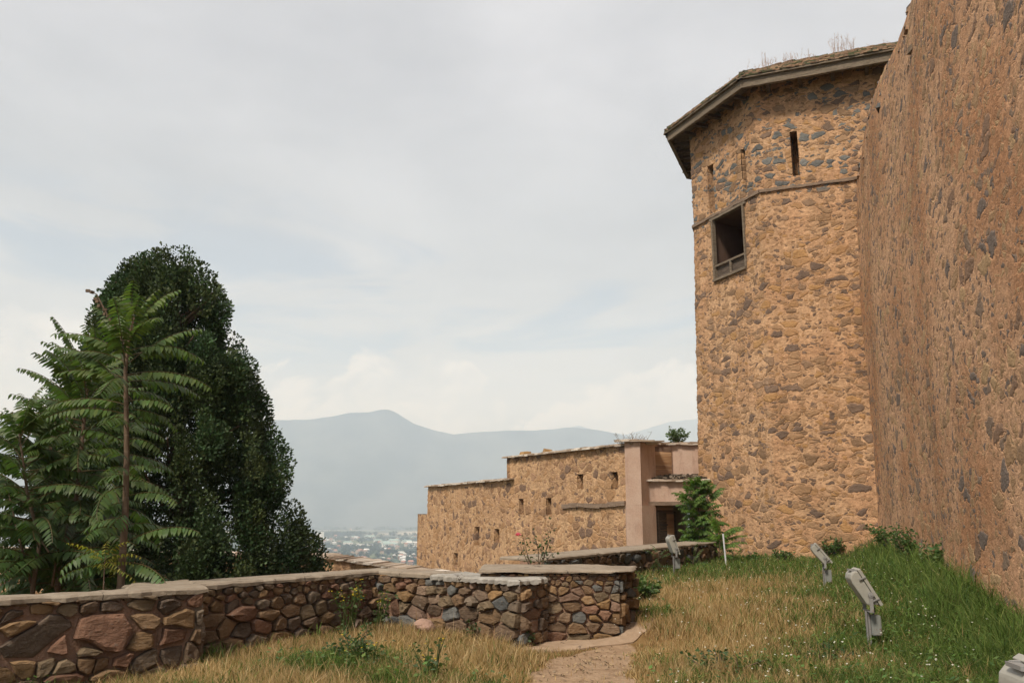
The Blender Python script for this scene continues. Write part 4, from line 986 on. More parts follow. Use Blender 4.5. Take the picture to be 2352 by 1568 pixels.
def build_ailanthus():
    y = 10.35
    pts = [P(272, 1420, y), P(278, 1330, y), P(288, 1180, y), P(291, 1050, y + .05), P(290, 930, y), P(288, 850, y), P(296, 780, y), P(308, 728, y)]
    ailanthus('ailanthus_tree', 'slender young tree with straight bare trunk and long ferny leaves over the left wall', pts[0], pts, .16, 62,
              lambda t: float(np.interp(t, [0, .16, .3, .45, .6, .74, .84, .92, 1], [.7, .85, .8, .7, .95, 1.2, 1.0, .72, .55])), GREEN, 3, .052)
    r = bpy.data.objects['ailanthus_tree']
    b = MB(); q = P(250, 730, y); b.tube([P(285, 790, y), q, P(222, 676, y), P(205, 668, y)], [.014, .011, .008, .006], 5)
    rg = random.Random(1)
    for k in range(9):
        t = k / 8; s = q.lerp(P(205, 668, y), t); b.box(s + Vector((rg.uniform(-.03, .03), 0, rg.uniform(-.02, .03))), (.05, .03, .035), rg.uniform(0, 3))
    b.build('bud_stalk', M['bark'], r)
    y = 11.9; pts = [P(128, 1440, y), P(132, 1345, y), P(150, 1250, y), P(178, 1130, y), P(190, 1000, y), P(196, 930, y), P(202, 885, y)]
    ailanthus('ailanthus_tree', 'broad leafy young tree just left of the bare straight trunk, its trunk hidden in leaves', pts[0], pts, .12, 95, lambda t: .85 + .55 * math.sin(min(1, (1 - t) * 1.6 + .1) * 1.57), (.048, .086, .026), 5, .05)
    y = 11.2; pts = [P(70, 1440, y), P(76, 1345, y), P(92, 1240, y), P(64, 1140, y), P(52, 1050, y), P(42, 985, y)]
    ailanthus('ailanthus_tree', 'young tree at the left edge with thin forked trunks and drooping ferny leaves', pts[0], pts, .25, 62, lambda t: .55 + .5 * math.sin(min(1, (1 - t) * 1.7 + .1) * 1.57), (.045, .082, .026), 8, .036,
              ([P(72, 1340, y), P(45, 1240, y), P(12, 1100, y)], [P(120, 1345, y), P(128, 1290, y), P(60, 1190, y)]))
    y = 13.2; pts = [P(165, 1440, y), P(168, 1345, y), P(172, 1290, y), P(120, 1210, y), P(115, 1080, y), P(120, 985, y)]
    ailanthus('ailanthus_tree', 'dark leafy young tree with a leaning stem, behind the two front young trees', pts[0], pts, .22, 84, lambda t: .9 + .4 * math.sin(min(1, (1 - t) * 1.6) * 1.57), (.036, .066, .022), 13, .045, ([P(172, 1290, y), P(95, 1232, y)],))
    y = 10.1; b = P(238, 1400, y); pts = [b, P(238, 1345, y), P(240, 1300, y), P(242, 1275, y)]
    ailanthus('tree_sapling', 'small yellow-green sapling just behind the left wall coping beside the bare trunk', b, pts, .62, 12, lambda t: .42, (.17, .19, .03), 17, .012, (), 'sapling', .075)
    # saplings near the gateway
    y = 27.; b = P(1630, 1300, y); pts = [b, P(1620, 1240, y), P(1606, 1180, y), P(1600, 1130, y), P(1598, 1112, y)]
    ailanthus('tree_sapling', 'tall dark green sapling growing in front of the doorway against the tower corner', b, pts, .22, 260, lambda t: .42 + .16 * math.sin(t * 9) ** 2, (.065, .125, .032), 19, .03, (), 'sapling', .19, None, None, ([b, P(1612, 1250, y - .3), P(1590, 1185, y - .3), P(1582, 1135, y - .2)], [b, P(1640, 1240, y), P(1632, 1180, y), P(1622, 1130, y)], [b, P(1600, 1265, y - .2), P(1590, 1235, y - .2)]))
    y = 25.8; b = P(1655, 1302, y); pts = [b, P(1652, 1270, y), P(1655, 1225, y)]
    ailanthus('tree_sapling', 'bright green ferny sapling at the tower foot behind the thin white pole', b, pts, .25, 40, lambda t: .8, (.075, .15, .03), 23, .02, (), 'sapling', .14)
    y = 26.4; b = P(1690, 1300, y); pts = [b, P(1688, 1272, y)]
    ailanthus('tree_sapling', 'low bright sapling right of the thin white pole at the tower foot', b, pts, .2, 9, lambda t: .5, (.08, .15, .03), 29, .012, (), 'sapling', .1)
    y = 23.5; b = P(1590, 1308, y); pts = [b, P(1592, 1285, y)]
    ailanthus('tree_sapling', 'low ferny sapling at the foot of the dark wall, right of the farthest floodlight', b, pts, .2, 10, lambda t: .5, (.065, .13, .03), 31, .012, (), 'sapling', .1)
    y = 20.5; b = P(1512, 1318, y); pts = [b, P(1512, 1270, y)]
    ailanthus('tree_sapling', 'dark ferny sapling by the stone wall, left of the farthest floodlight', b, pts, .3, 9, lambda t: .42, (.04, .075, .025), 37, .01, (), 'sapling', .09)
    # on the gateway roof
    tw = MB(); rg = random.Random(6); tb = P(1452, 1012, 33.); tb.z = GZT - .1
    for k in range(26):
        s = tb + Vector((rg.uniform(-.5, .5), rg.uniform(-.3, .3), 0)); e = s + Vector((rg.uniform(-.4, .4), rg.uniform(-.2, .2), rg.uniform(.3, .62))); m = (s + e) / 2 + Vector((rg.uniform(-.06, .06), 0, .05))
        tw.tube([s, m, e], [.008, .006, .004], 4)
        for _ in range(3): q = m.lerp(e, rg.random()); tw.tube([q, q + Vector((rg.uniform(-.15, .15), 0, rg.uniform(.03, .16)))], [.005, .003], 3)
    o = tw.build('bare_shrub', M['bark']); tag(o, 'bare leafless twiggy shrub on the wall top left of the gateway', 'shrub')
build_ailanthus()

def build_evergreen():
    rg = np.random.default_rng(4); Y0 = 18.2
    rows = [(578, 385, 440), (600, 320, 468), (625, 285, 480), (660, 266, 500), (720, 228, 526), (780, 210, 548), (850, 172, 578), (920, 145, 596), (1000, 130, 634), (1080, 120, 672), (1150, 118, 670), (1210, 118, 694), (1262, 108, 735), (1345, 105, 738)]
    vs = np.array([r[0] for r in rows], float); ul = np.array([r[1] for r in rows], float); ur = np.array([r[2] for r in rows], float)
    pz = []
    for v, a, b in rows: p, q = P(a, v, Y0), P(b, v, Y0); pz.append((p.z, (p.x + q.x) / 2, (q.x - p.x) / 2))
    pz = np.array(pz[::-1]); zmin, zmax = pz[0, 0] - 1.0, pz[-1, 0]
    lobes = []
    zz = zmin + (zmax - zmin) * rg.uniform(0, .97, 900); rad = np.interp(zz, pz[:, 0], pz[:, 2]); ok = rg.uniform(0, 1, 900) < (rad / rad.max()) ** 1.1
    for z, r in list(zip(zz[ok], rad[ok]))[:270]:
        a = rg.uniform(0, 2 * np.pi); ln = rg.uniform(.55, 1.35); k = 6; r0 = rg.uniform(.24, .40); dr = rg.uniform(.15, .5); x0 = np.interp(z, pz[:, 0], pz[:, 1]); f = rg.uniform(.68, 1.05)
        for q in range(k):
            t = q / (k - 1); zq = z + ln * (t - .5); rq = np.interp(zq, pz[:, 0], pz[:, 2]) if zq < zmax else .15
            xq = np.interp(zq, pz[:, 0], pz[:, 1]); pr_ = r0 * (1 - .5 * t); ro = max(.04, min(rq * (f + .25 * dr * t), rq * 1.06) - pr_ * .92)
            lobes.append((xq + np.cos(a) * ro, Y0 + .9 * np.sin(a) * ro, min(zq, zmax - .05), pr_, a))
    for z, r in zip(zmin + (zmax - .9 - zmin) * rg.uniform(0, 1, 190), rg.uniform(.1, .6, 190)):
        a = rg.uniform(0, 6.28); R_ = np.interp(z, pz[:, 0], pz[:, 2]) * r; lobes.append((np.interp(z, pz[:, 0], pz[:, 1]) + np.cos(a) * R_, Y0 + .9 * np.sin(a) * R_, z, rg.uniform(.25, .42), a))
    for q in range(22): a = rg.uniform(0, 6.28); R_ = rg.uniform(0, .5); zq = zmax - .35 - R_ * .7 - rg.uniform(0, .5); lobes.append((np.interp(zq, pz[:, 0], pz[:, 1]) + np.cos(a) * R_, Y0 + np.sin(a) * R_, zq, rg.uniform(.22, .32), a))
    lobes = np.array(lobes); PX, PY, PZ, pr, ang = lobes.T; n = len(lobes)
    # side sprigs that break the outline
    V = []; C = []
    for i in range(n):
        front = np.sin(ang[i]) < .55
        m = int((290 if front else 130) * (pr[i] / .30) ** 2); d = rg.normal(size=(m, 3)); d /= np.linalg.norm(d, axis=1)[:, None]
        r = pr[i] * rg.uniform(.35, 1.0, m) ** .4 * (1 + .25 * np.sin(d[:, 0] * 5 + i) * np.cos(d[:, 2] * 4 + i))
        c = np.c_[PX[i] + d[:, 0] * r, PY[i] + d[:, 1] * r, PZ[i] + d[:, 2] * r * 1.15]
        out = np.array([np.cos(ang[i]), np.sin(ang[i]), .55]); ax = d * .7 + out * .5 + np.array([0, 0, .35]) + rg.normal(size=(m, 3)) * .6; ax /= np.linalg.norm(ax, axis=1)[:, None]
        sd = np.cross(ax, rg.normal(size=(m, 3))); sd /= np.linalg.norm(sd, axis=1)[:, None] + 1e-9
        L = rg.uniform(.04, .095, m)[:, None]; w = L * rg.uniform(.22, .40, m)[:, None]
        V.append(np.stack([c, c + ax * L * .55 + sd * w, c + ax * L, c + ax * L * .55 - sd * w], 1).reshape(-1, 3))
        base = np.array([.038, .062, .028]) * rg.uniform(.65, 1.45); base = base * np.array([rg.uniform(.8, 1.3), 1, rg.uniform(.75, 1.05)])
        C.append(np.repeat(base[None] * rg.uniform(.6, 1.6, (m, 1)), 4, 0))
    V = np.concatenate(V); C = np.concatenate(C); Q = np.arange(len(V)).reshape(-1, 4)
    bx, bz = float(np.interp(zmin, pz[:, 0], pz[:, 1])), zmin
    root = thing('evergreen_tree', 'big dark dense evergreen tree with a leaning ragged cone shape, behind the middle wall', 'tree', (bx, Y0, bz - 1.5))
    mesh_np('crown', V, [Q], C, M['needle'], None)
    o = bpy.data.objects['crown'] if False else COL.objects[-1]
    o.parent = root; o.data.transform(__import__('mathutils').Matrix.Translation(-Vector(root.location)))
    tr = MB(); top = (float(pz[-1, 1]), Y0, zmax - .8); tr.tube([(bx, Y0, bz - 1.6), (bx + .1, Y0, bz + 1.5), ((bx + top[0]) / 2, Y0, (bz + top[2]) / 2), top], [.34, .28, .17, .04], 10)
    r2 = random.Random(3)
    for k in range(46):
        t = r2.uniform(.08, .92); z = bz + (zmax - bz) * t; x = float(np.interp(z, pz[:, 0], pz[:, 1])); rr = float(np.interp(z, pz[:, 0], pz[:, 2])) * .75; a = r2.uniform(0, 6.28)
        tr.tube([(x, Y0, z - .3), (x + math.cos(a) * rr * .5, Y0 + math.sin(a) * rr * .5, z + .05), (x + math.cos(a) * rr, Y0 + math.sin(a) * rr, z + .5)], [.06, .04, .015], 5)
    tr.build('trunk', M['bark'], root, True)
build_evergreen()

def leafy(name, label, cat, c, rx, h, n, ls, col, seed, stems=7, flowers=None, group=None, mname='leaf'):
    """a bushy herb: stems with leaves up them; flowers = (n, size, colour)"""
    rg = random.Random(seed); root = thing(name, label, cat, c, group); st = MB(); lf = MB(); fl = MB()
    for k in range(stems):
        a = rg.uniform(0, 6.28); b = Vector(c) + Vector((math.cos(a), math.sin(a), 0)) * rx * .35 * rg.random(); e = Vector(c) + Vector((math.cos(a) * rx * rg.uniform(.3, 1), math.sin(a) * rx * rg.uniform(.3, 1), h * rg.uniform(.55, 1)))
        m = b.lerp(e, .5) + Vector((rg.uniform(-.1, .1) * rx, rg.uniform(-.1, .1) * rx, h * .12)); st.tube([b, m, e], [.008 * (h / .6 + .5), .006, .003], 4)
        for j in range(max(1, n // stems)):
            t = rg.uniform(.12, 1.0); q = (b.lerp(m, t * 2) if t < .5 else m.lerp(e, t * 2 - 1)); d = Vector((rg.gauss(0, 1), rg.gauss(0, 1), rg.uniform(-.2, .9))).normalized(); q = q + d * ls * rg.uniform(.1, 1.1)
            s = d.cross(Vector((rg.gauss(0, 1), rg.gauss(0, 1), rg.gauss(0, 1)))).normalized(); L = ls * rg.uniform(.6, 1.25); w = L * .32
            lf.add([q, q + d * L * .5 + s * w, q + d * L - Vector((0, 0, L * .25)), q + d * L * .5 - s * w], [(0, 1, 2, 3)], leafcol(col, rg))
        if flowers:
            for j in range(max(1, flowers[0] // stems)):
                q = m.lerp(e, rg.uniform(.55, 1.08)) + Vector((rg.uniform(-1, 1), rg.uniform(-1, 1), rg.uniform(-.5, 1))) * flowers[1] * 1.6; s = flowers[1] * rg.uniform(.6, 1.1); rr = rg.uniform(0, 3)
                vs = [q + Vector((0, 0, s * .1))] + [q + Vector((math.cos(rr + i * 1.047) * s * .5, math.sin(rr + i * 1.047) * s * .5, s * (.25 if i % 2 else -.2))) for i in range(6)]
                fl.add(vs, [(0, 1 + i, 1 + (i + 1) % 6) for i in range(6)], flowers[2])
    st.build('stem', M['bark'] if flowers is None else M['leaf'], root) if flowers is None else st_col(st, root)
    lf.build('foliage', M[mname], root)
    if flowers: fl.build('blossom', M['leaf'], root)
    return root
def st_col(st, root):
    st.c = [(.08, .11, .04)] * len(st.v); return st.build('stem', M['leaf'], root)

def build_plants():
    b = P(1556, 1012, 33.); b.z = GZT + .05
    leafy('roof_shrub', 'small rounded green shrub sprouting from the gateway roof beside the tower', 'shrub', b, .52, .68, 620, .11, (.07, .115, .045), 41, 16)
    g = lambda u, v, z=0.: (lambda p: Vector((p.x, p.y, float(hz(p.x, p.y)) - .02)))(G(u, v, z))
    # rose
    rg = random.Random(12); y = 14.6; b = P(1232, 1300, y); root = thing('rose_bush', 'thin leafy rose bush with one pink bloom behind the short stone wall', 'rose bush', (b.x, b.y, -.1))
    st = MB(); lf = MB(); tips = [(1200, 1225), (1190, 1240), (1222, 1212), (1265, 1200), (1262, 1240), (1272, 1265), (1232, 1238), (1245, 1225), (1208, 1258)]
    for u, v in tips:
        e = P(u, v, y + rg.uniform(-.25, .25)); s = b + Vector((rg.uniform(-.06, .06), rg.uniform(-.08, .08), -.3)); m = s.lerp(e, .55) + Vector((rg.uniform(-.05, .05), 0, .05)); st.tube([s, m, e], [.009, .007, .003], 5)
        for j in range(30):
            t = rg.uniform(.2, 1); q = s.lerp(m, t / .55) if t < .55 else m.lerp(e, (t - .55) / .45); d = Vector((rg.gauss(0, 1), rg.gauss(0, 1), rg.uniform(-.5, .6))).normalized(); q = q + d * rg.uniform(.01, .1); sv = d.cross(Vector((rg.gauss(0, 1), 0, rg.gauss(0, 1)))).normalized(); L = rg.uniform(.045, .075)
            lf.add([q, q + d * L * .45 + sv * L * .36, q + d * L, q + d * L * .45 - sv * L * .36], [(0, 1, 2, 3)], leafcol((.05, .085, .03), rg, .4))
    st.build('stem', M['bark'], root); lf.build('foliage', M['leaf'], root)
    fl = MB(); c = P(1190, 1228, y)
    for ring, (r, z, k) in enumerate(((.012, .03, 3), (.026, .02, 5), (.045, .0, 6))):
        for i in range(k):
            a = i * 6.283 / k + ring; d = Vector((math.cos(a), math.sin(a), 0)); s = Vector((-d.y, d.x, 0)); w = r * .9
            fl.add([c + d * r * .3 + Vector((0, 0, -.015)), c + d * r - s * w + Vector((0, 0, z)), c + d * r * 1.25 + Vector((0, 0, z + .02)), c + d * r + s * w + Vector((0, 0, z))], [(0, 1, 2, 3)], (.75, .16, .28))
    fl.build('blossom', M['leaf'], root)
    # weeds along the foot of tower and big wall
    for i, (u, v, rx, h, n, lab) in enumerate((
            (1915, 1296, .45, .75, 340, 'dark green leafy weed right behind the tilted floodlight'), (1975, 1294, .85, .75, 560, 'wide dark weed clump in the corner between tower and fort wall'),
            (2062, 1318, .75, .95, 620, 'tall weed with upright stems at the fort wall foot, beyond the other wall weeds'), (2112, 1345, .75, .9, 620, 'dense weed clump at the fort wall foot, second from the tower corner'),
            (2172, 1382, .6, .65, 420, 'weed clump at the fort wall foot nearest the camera'), (1798, 1300, .35, .4, 180, 'small weed at the foot of the tower left of the tilted floodlight'),
            (1476, 1405, .32, .45, 260, 'leafy weed beside the end of the short stone wall'), (1735, 1302, .3, .3, 130, 'small bright weed at the tower foot right of the pole'))):
        leafy('weed_plant', lab, 'weed', g(u, v), rx, h, n * 2, .095, (.065, .115, .034) if i != 7 else (.07, .13, .03), 50 + i, 22, None, 'weeds along the walls')
    # tall plants in front of the middle wall
    for i, (u, v, rx, h, n, f, lab) in enumerate((
            (800, 1462, .26, .72, 170, 42, 'tall yellow-flowered weed in front of the middle wall, thickest of the yellow ones'), (652, 1452, .22, .62, 90, 22, 'thin yellow-flowered weed before the wall at the left of the yellow weeds'),
            (868, 1450, .2, .6, 90, 16, 'yellow-flowered weed close to the bend of the middle wall'), (985, 1568, .22, .45, 80, 16, 'short yellow-flowered plant low in the foreground grass'), (845, 1540, .3, .4, 90, 12, 'low yellow-flowered plant in the green foreground patch'))):
        leafy('flowering_weed', lab, 'wildflower', g(u, v), rx, h, n, .06, (.06, .095, .03), 70 + i, 9, (f, .026, (.62, .45, .02)), 'yellow wildflowers')
    for i, (u, v, rx, h, n, lab) in enumerate((
            (896, 1440, .16, .62, 150, 'upright green weed against the middle wall just right of its bend'), (1000, 1432, .10, .5, 80, 'narrow green weed growing on the face of the middle wall'),
            (1092, 1470, .13, .3, 80, 'small green weed near the end of the middle wall'), (1205, 1475, .12, .28, 80, 'small green weed at the corner where the two stone walls meet'),
            (800, 1530, .42, .42, 420, 'bushy green plant in the foreground straw grass'), (1900, 1530, .4, .25, 200, 'low green plant at the bottom right of the meadow'), (1660, 1560, .45, .28, 240, 'low dark green plant at the bottom centre of the meadow'))):
        leafy('weed_plant', lab, 'weed', g(u, v), rx, h, n, .05, (.05, .085, .032), 90 + i, 9, None, 'weeds in the grass')
    # loose rock in the grass
    bm = bmesh.new(); bmesh.ops.create_icosphere(bm, subdivisions=3, radius=.13)
    for v in bm.verts: v.co *= 1 + .28 * mnoise.noise(v.co * 9); v.co.z *= .75; v.co.x *= 1.15
    me = bpy.data.meshes.new('loose_rock'); bm.to_mesh(me); bm.free(); a = me.attributes.new('Col', 'FLOAT_COLOR', 'POINT'); a.data.foreach_set('color', [.34, .22, .17, 1] * len(me.vertices)); me.materials.append(M['rock'])
    o = bpy.data.objects.new('loose_rock', me); COL.objects.link(o); p = g(975, 1462); o.location = p + Vector((0, 0, .14)); tag(o, 'single pale pinkish rock lying in the straw grass before the middle wall', 'rock')
build_plants()

# ------------------------------------------------------------------ grass
def grass(name, label, pts, h, w, lean, C, seed):
    rg = np.random.default_rng(seed); n = len(pts); a = rg.uniform(0, 2 * np.pi, n); f = np.c_[np.cos(a), np.sin(a), np.zeros(n)]; b = rg.uniform(0, 2 * np.pi, n); ld = np.c_[np.cos(b), np.sin(b), np.zeros(n)]
    z = hz(pts[:, 0], pts[:, 1]) - .01; p = np.c_[pts, z]; up = np.array([0, 0, 1.])
    m = p + up * (h * .55)[:, None] + ld * (h * lean * .28)[:, None]; t = p + up * (h * (1 - .35 * lean ** 2))[:, None] + ld * (h * lean)[:, None]
    W_ = (w / 2)[:, None]; V = np.stack([p - f * W_, p + f * W_, m - f * W_ * .8, m + f * W_ * .8, t], 1).reshape(-1, 3); i = np.arange(n)[:, None] * 5
    Q = np.concatenate([i, i + 1, i + 3, i + 2], 1); T = np.concatenate([i + 2, i + 3, i + 4], 1)
    o = mesh_np(name, V, [Q, T], np.repeat(C, 5, 0), M['grass']); tag(o, label, 'grass', kind='stuff'); return o
def wedge(n, y0, y1, rg, power=1.6):
    """points over the seen meadow, denser close by"""
    out = []
    t = rg.uniform(0, 1, n); y = y0 * (y1 / y0) ** (t ** 1.0); u = rg.uniform(-1.06, 1.1, n)
    x = u * .64 * y
    ok = (poly_out(x, y) < .05) & (dW(x, y) > -.15) & (x < 12) & (x > -9.5)
    # keep off the walls and the tower
    for a, b, t0, t1 in ((A0, A1, -.03, .9), (B0, B1, -.03, .65), (B1, C1_, -.03, .6), (E0, E1, -.02, 1.0)):
        d = (b - a).normalized(); nx, ny = d.y, -d.x; s = (x - a.x) * d.x + (y - a.y) * d.y; q = -((x - a.x) * nx + (y - a.y) * ny); ok &= ~((s > -.1) & (s < (b - a).length + .1) & (q > t0) & (q < t1))
    ok &= ~((x > D0.x) & (x < 1.45) & (y > 11.35) & (y < 12.6))
    ok &= np.hypot(x - OCC.x, y - OCC.y) > 5.2
    return np.c_[x, y][ok]
def build_grass():
    rg = np.random.default_rng(9)
    P0 = wedge(520000, 5.6, 29, rg); x, y = P0.T; pm = path_mask(x, y); g = green(x, y)
    ft = ((x > -.05) & (x < 1.7) & (y > 10.6 + .25 * np.clip(x, 0, 2)) & (y < 12.6)); keep = (rg.uniform(0, 1, len(x)) > np.clip(pm * 1.25, 0, .985)) & ~ft
    P0 = P0[keep]; x, y = P0.T; g = green(x, y); pmk = path_dist(x, y); n = len(P0)
    clump = .5 + .5 * lump(x, y, 5.5, 8.); patchy = .5 + .5 * lump(x, y, 1.9, 6.)
    isg = rg.uniform(0, 1, n) < np.clip(g * 1.0 - .03, .07, .93)
    edge = sst(.35, 1.0, pmk)
    dry = ~isg
    pd = P0[dry]; nd = len(pd); k = rg.uniform(0, 1, nd)
    base = np.where((k < .55)[:, None], [.40, .275, .135], np.where((k < .8)[:, None], [.30, .195, .09], [.50, .38, .22])); base = base * rg.uniform(.7, 1.25, (nd, 1)) * (.8 + .35 * patchy[dry])[:, None]
    wall = 1.
    wd_ = np.full(nd, 9.)
    for a, b in ((A0, A1), (B0, B1)):
        t = np.clip(((pd[:, 0] - a.x) * (b.x - a.x) + (pd[:, 1] - a.y) * (b.y - a.y)) / ((b.x - a.x) ** 2 + (b.y - a.y) ** 2), 0, 1); wd_ = np.minimum(wd_, np.hypot(pd[:, 0] - a.x - t * (b.x - a.x), pd[:, 1] - a.y - t * (b.y - a.y)))
    h = rg.uniform(.08, .25, nd) * (.45 + .55 * sst(.0, 1.1, wd_)) * (.5 + .75 * clump[dry]) * (.35 + .65 * edge[dry]); tall = rg.uniform(0, 1, nd) < .05; h = np.where(tall, h * 1.6, h)
    wd = (.0035 + .00030 * pd[:, 1]) * rg.uniform(.7, 1.3, nd)
    grass('dry_grass', 'straw coloured dry grass over the meadow either side of the dirt path', pd, h, wd, rg.uniform(.1, .75, nd), base, 1)
    pg = P0[isg]; ng = len(pg); k = rg.uniform(0, 1, ng)
    base = np.where((k < .55)[:, None], [.085, .135, .030], np.where((k < .82)[:, None], [.125, .155, .045], [.045, .085, .022])); base = base * rg.uniform(.65, 1.35, (ng, 1)) * (.75 + .45 * clump[isg])[:, None]
    h = rg.uniform(.06, .22, ng) * (.6 + .7 * clump[isg]) * (.35 + .65 * edge[isg]) * (1 + .45 * g[isg]) * (1 + 1.5 * sst(1.3, .1, dW(pg[:, 0], pg[:, 1])) * clump[isg]); wd = (.005 + .00040 * pg[:, 1]) * rg.uniform(.7, 1.6, ng)
    grass('green_grass', 'green grass and low herbs, thickest below the fort wall and the tower', pg, h, wd, rg.uniform(.2, .95, ng), base, 2)
    # broad-leaved herbs among the green
    Ph = wedge(70000, 6, 28, rg); x, y = Ph.T; sel = (rg.uniform(0, 1, len(x)) < (green(x, y) - .3) * 1.3) & (path_mask(x, y) < .2); Ph = Ph[sel]; n = len(Ph); z = hz(Ph[:, 0], Ph[:, 1]) + rg.uniform(.02, .24, n) * (.6 + .6 * (.5 + .5 * lump(Ph[:, 0], Ph[:, 1], 3.1, 2.)))
    c = np.c_[Ph, z]; a = rg.uniform(0, 6.28, n); d = np.c_[np.cos(a), np.sin(a), rg.uniform(-.2, .6, n)]; s = np.c_[-np.sin(a), np.cos(a), rg.uniform(-.4, .4, n)]; L = (rg.uniform(.03, .06, n) * (1 + Ph[:, 1] * .02))[:, None]
    V = np.stack([c, c + d * L * .5 + s * L * .32, c + d * L, c + d * L * .5 - s * L * .32], 1).reshape(-1, 3); Cc = np.array([.075, .135, .032]) * rg.uniform(.5, 1.6, (n, 1)) * np.c_[rg.uniform(.8, 1.3, n), np.ones(n), np.ones(n)]
    o = mesh_np('herb_cover', V, [np.arange(4 * n).reshape(-1, 4)], np.repeat(Cc, 4, 0), M['leaf']); tag(o, 'small broad green herb leaves among the grass by the fort wall', 'ground cover', kind='stuff')
    # white flower heads
    Pf = wedge(3800, 7, 27, rg); x, y = Pf.T; sel = (x > 1.2) & (path_mask(x, y) < .1) & (rg.uniform(0, 1, len(x)) < .16 + .22 * (lump(x, y, 1.3, 9.) > .15)); Pf = Pf[sel]; n = len(Pf); z = hz(Pf[:, 0], Pf[:, 1]) + rg.uniform(.16, .30, n)
    c = np.c_[Pf, z]; Vs = [c + np.array([0, 0, .004])]; rr = rg.uniform(.007, .014, n)[:, None] * (1 + .012 * Pf[:, 1:2])
    for k in range(6): Vs.append(c + rr * np.array([math.cos(k * 1.047), math.sin(k * 1.047), .5 if k % 2 else -.35]))
    V = np.stack(Vs, 1).reshape(-1, 3); i = np.arange(n)[:, None] * 7; T = np.concatenate([np.concatenate([i, i + 1 + k, i + 1 + (k + 1) % 6], 1) for k in range(6)])
    o = mesh_np('white_wildflowers', V, [T], np.tile([.66, .64, .60], (7 * n, 1)), M['leaf']); tag(o, 'tiny white wildflower heads dotted over the right meadow', 'wildflowers', kind='stuff')
    # litter on the path
    Pp = wedge(26000, 6, 13, rg); x, y = Pp.T; sel = (path_mask(x, y) > .3) & (rg.uniform(0, 1, len(x)) < .5); Pp = Pp[sel]; n = len(Pp); c = np.c_[Pp, hz(Pp[:, 0], Pp[:, 1]) + .006]; a = rg.uniform(0, 6.28, n); d = np.c_[np.cos(a), np.sin(a), rg.uniform(-.1, .3, n)]; s = np.c_[-np.sin(a), np.cos(a), np.zeros(n)]; L = rg.uniform(.01, .045, n)[:, None]; w = L * rg.uniform(.15, .7, (n, 1))
    V = np.stack([c - s * w / 2, c + s * w / 2, c + d * L + s * w / 2 + [0, 0, .008], c + d * L - s * w / 2 + [0, 0, .008]], 1).reshape(-1, 3); k = rg.uniform(0, 1, (n, 1)); Cc = np.where(k < .4, [.36, .26, .15], np.where(k < .7, [.12, .085, .05], [.25, .19, .13]))
    o = mesh_np('path_litter', V, [np.arange(4 * n).reshape(-1, 4)], np.repeat(Cc, 4, 0), M['slate']); tag(o, 'dry straw bits and pebbles lying on the dirt path', 'litter', kind='stuff')
build_grass()

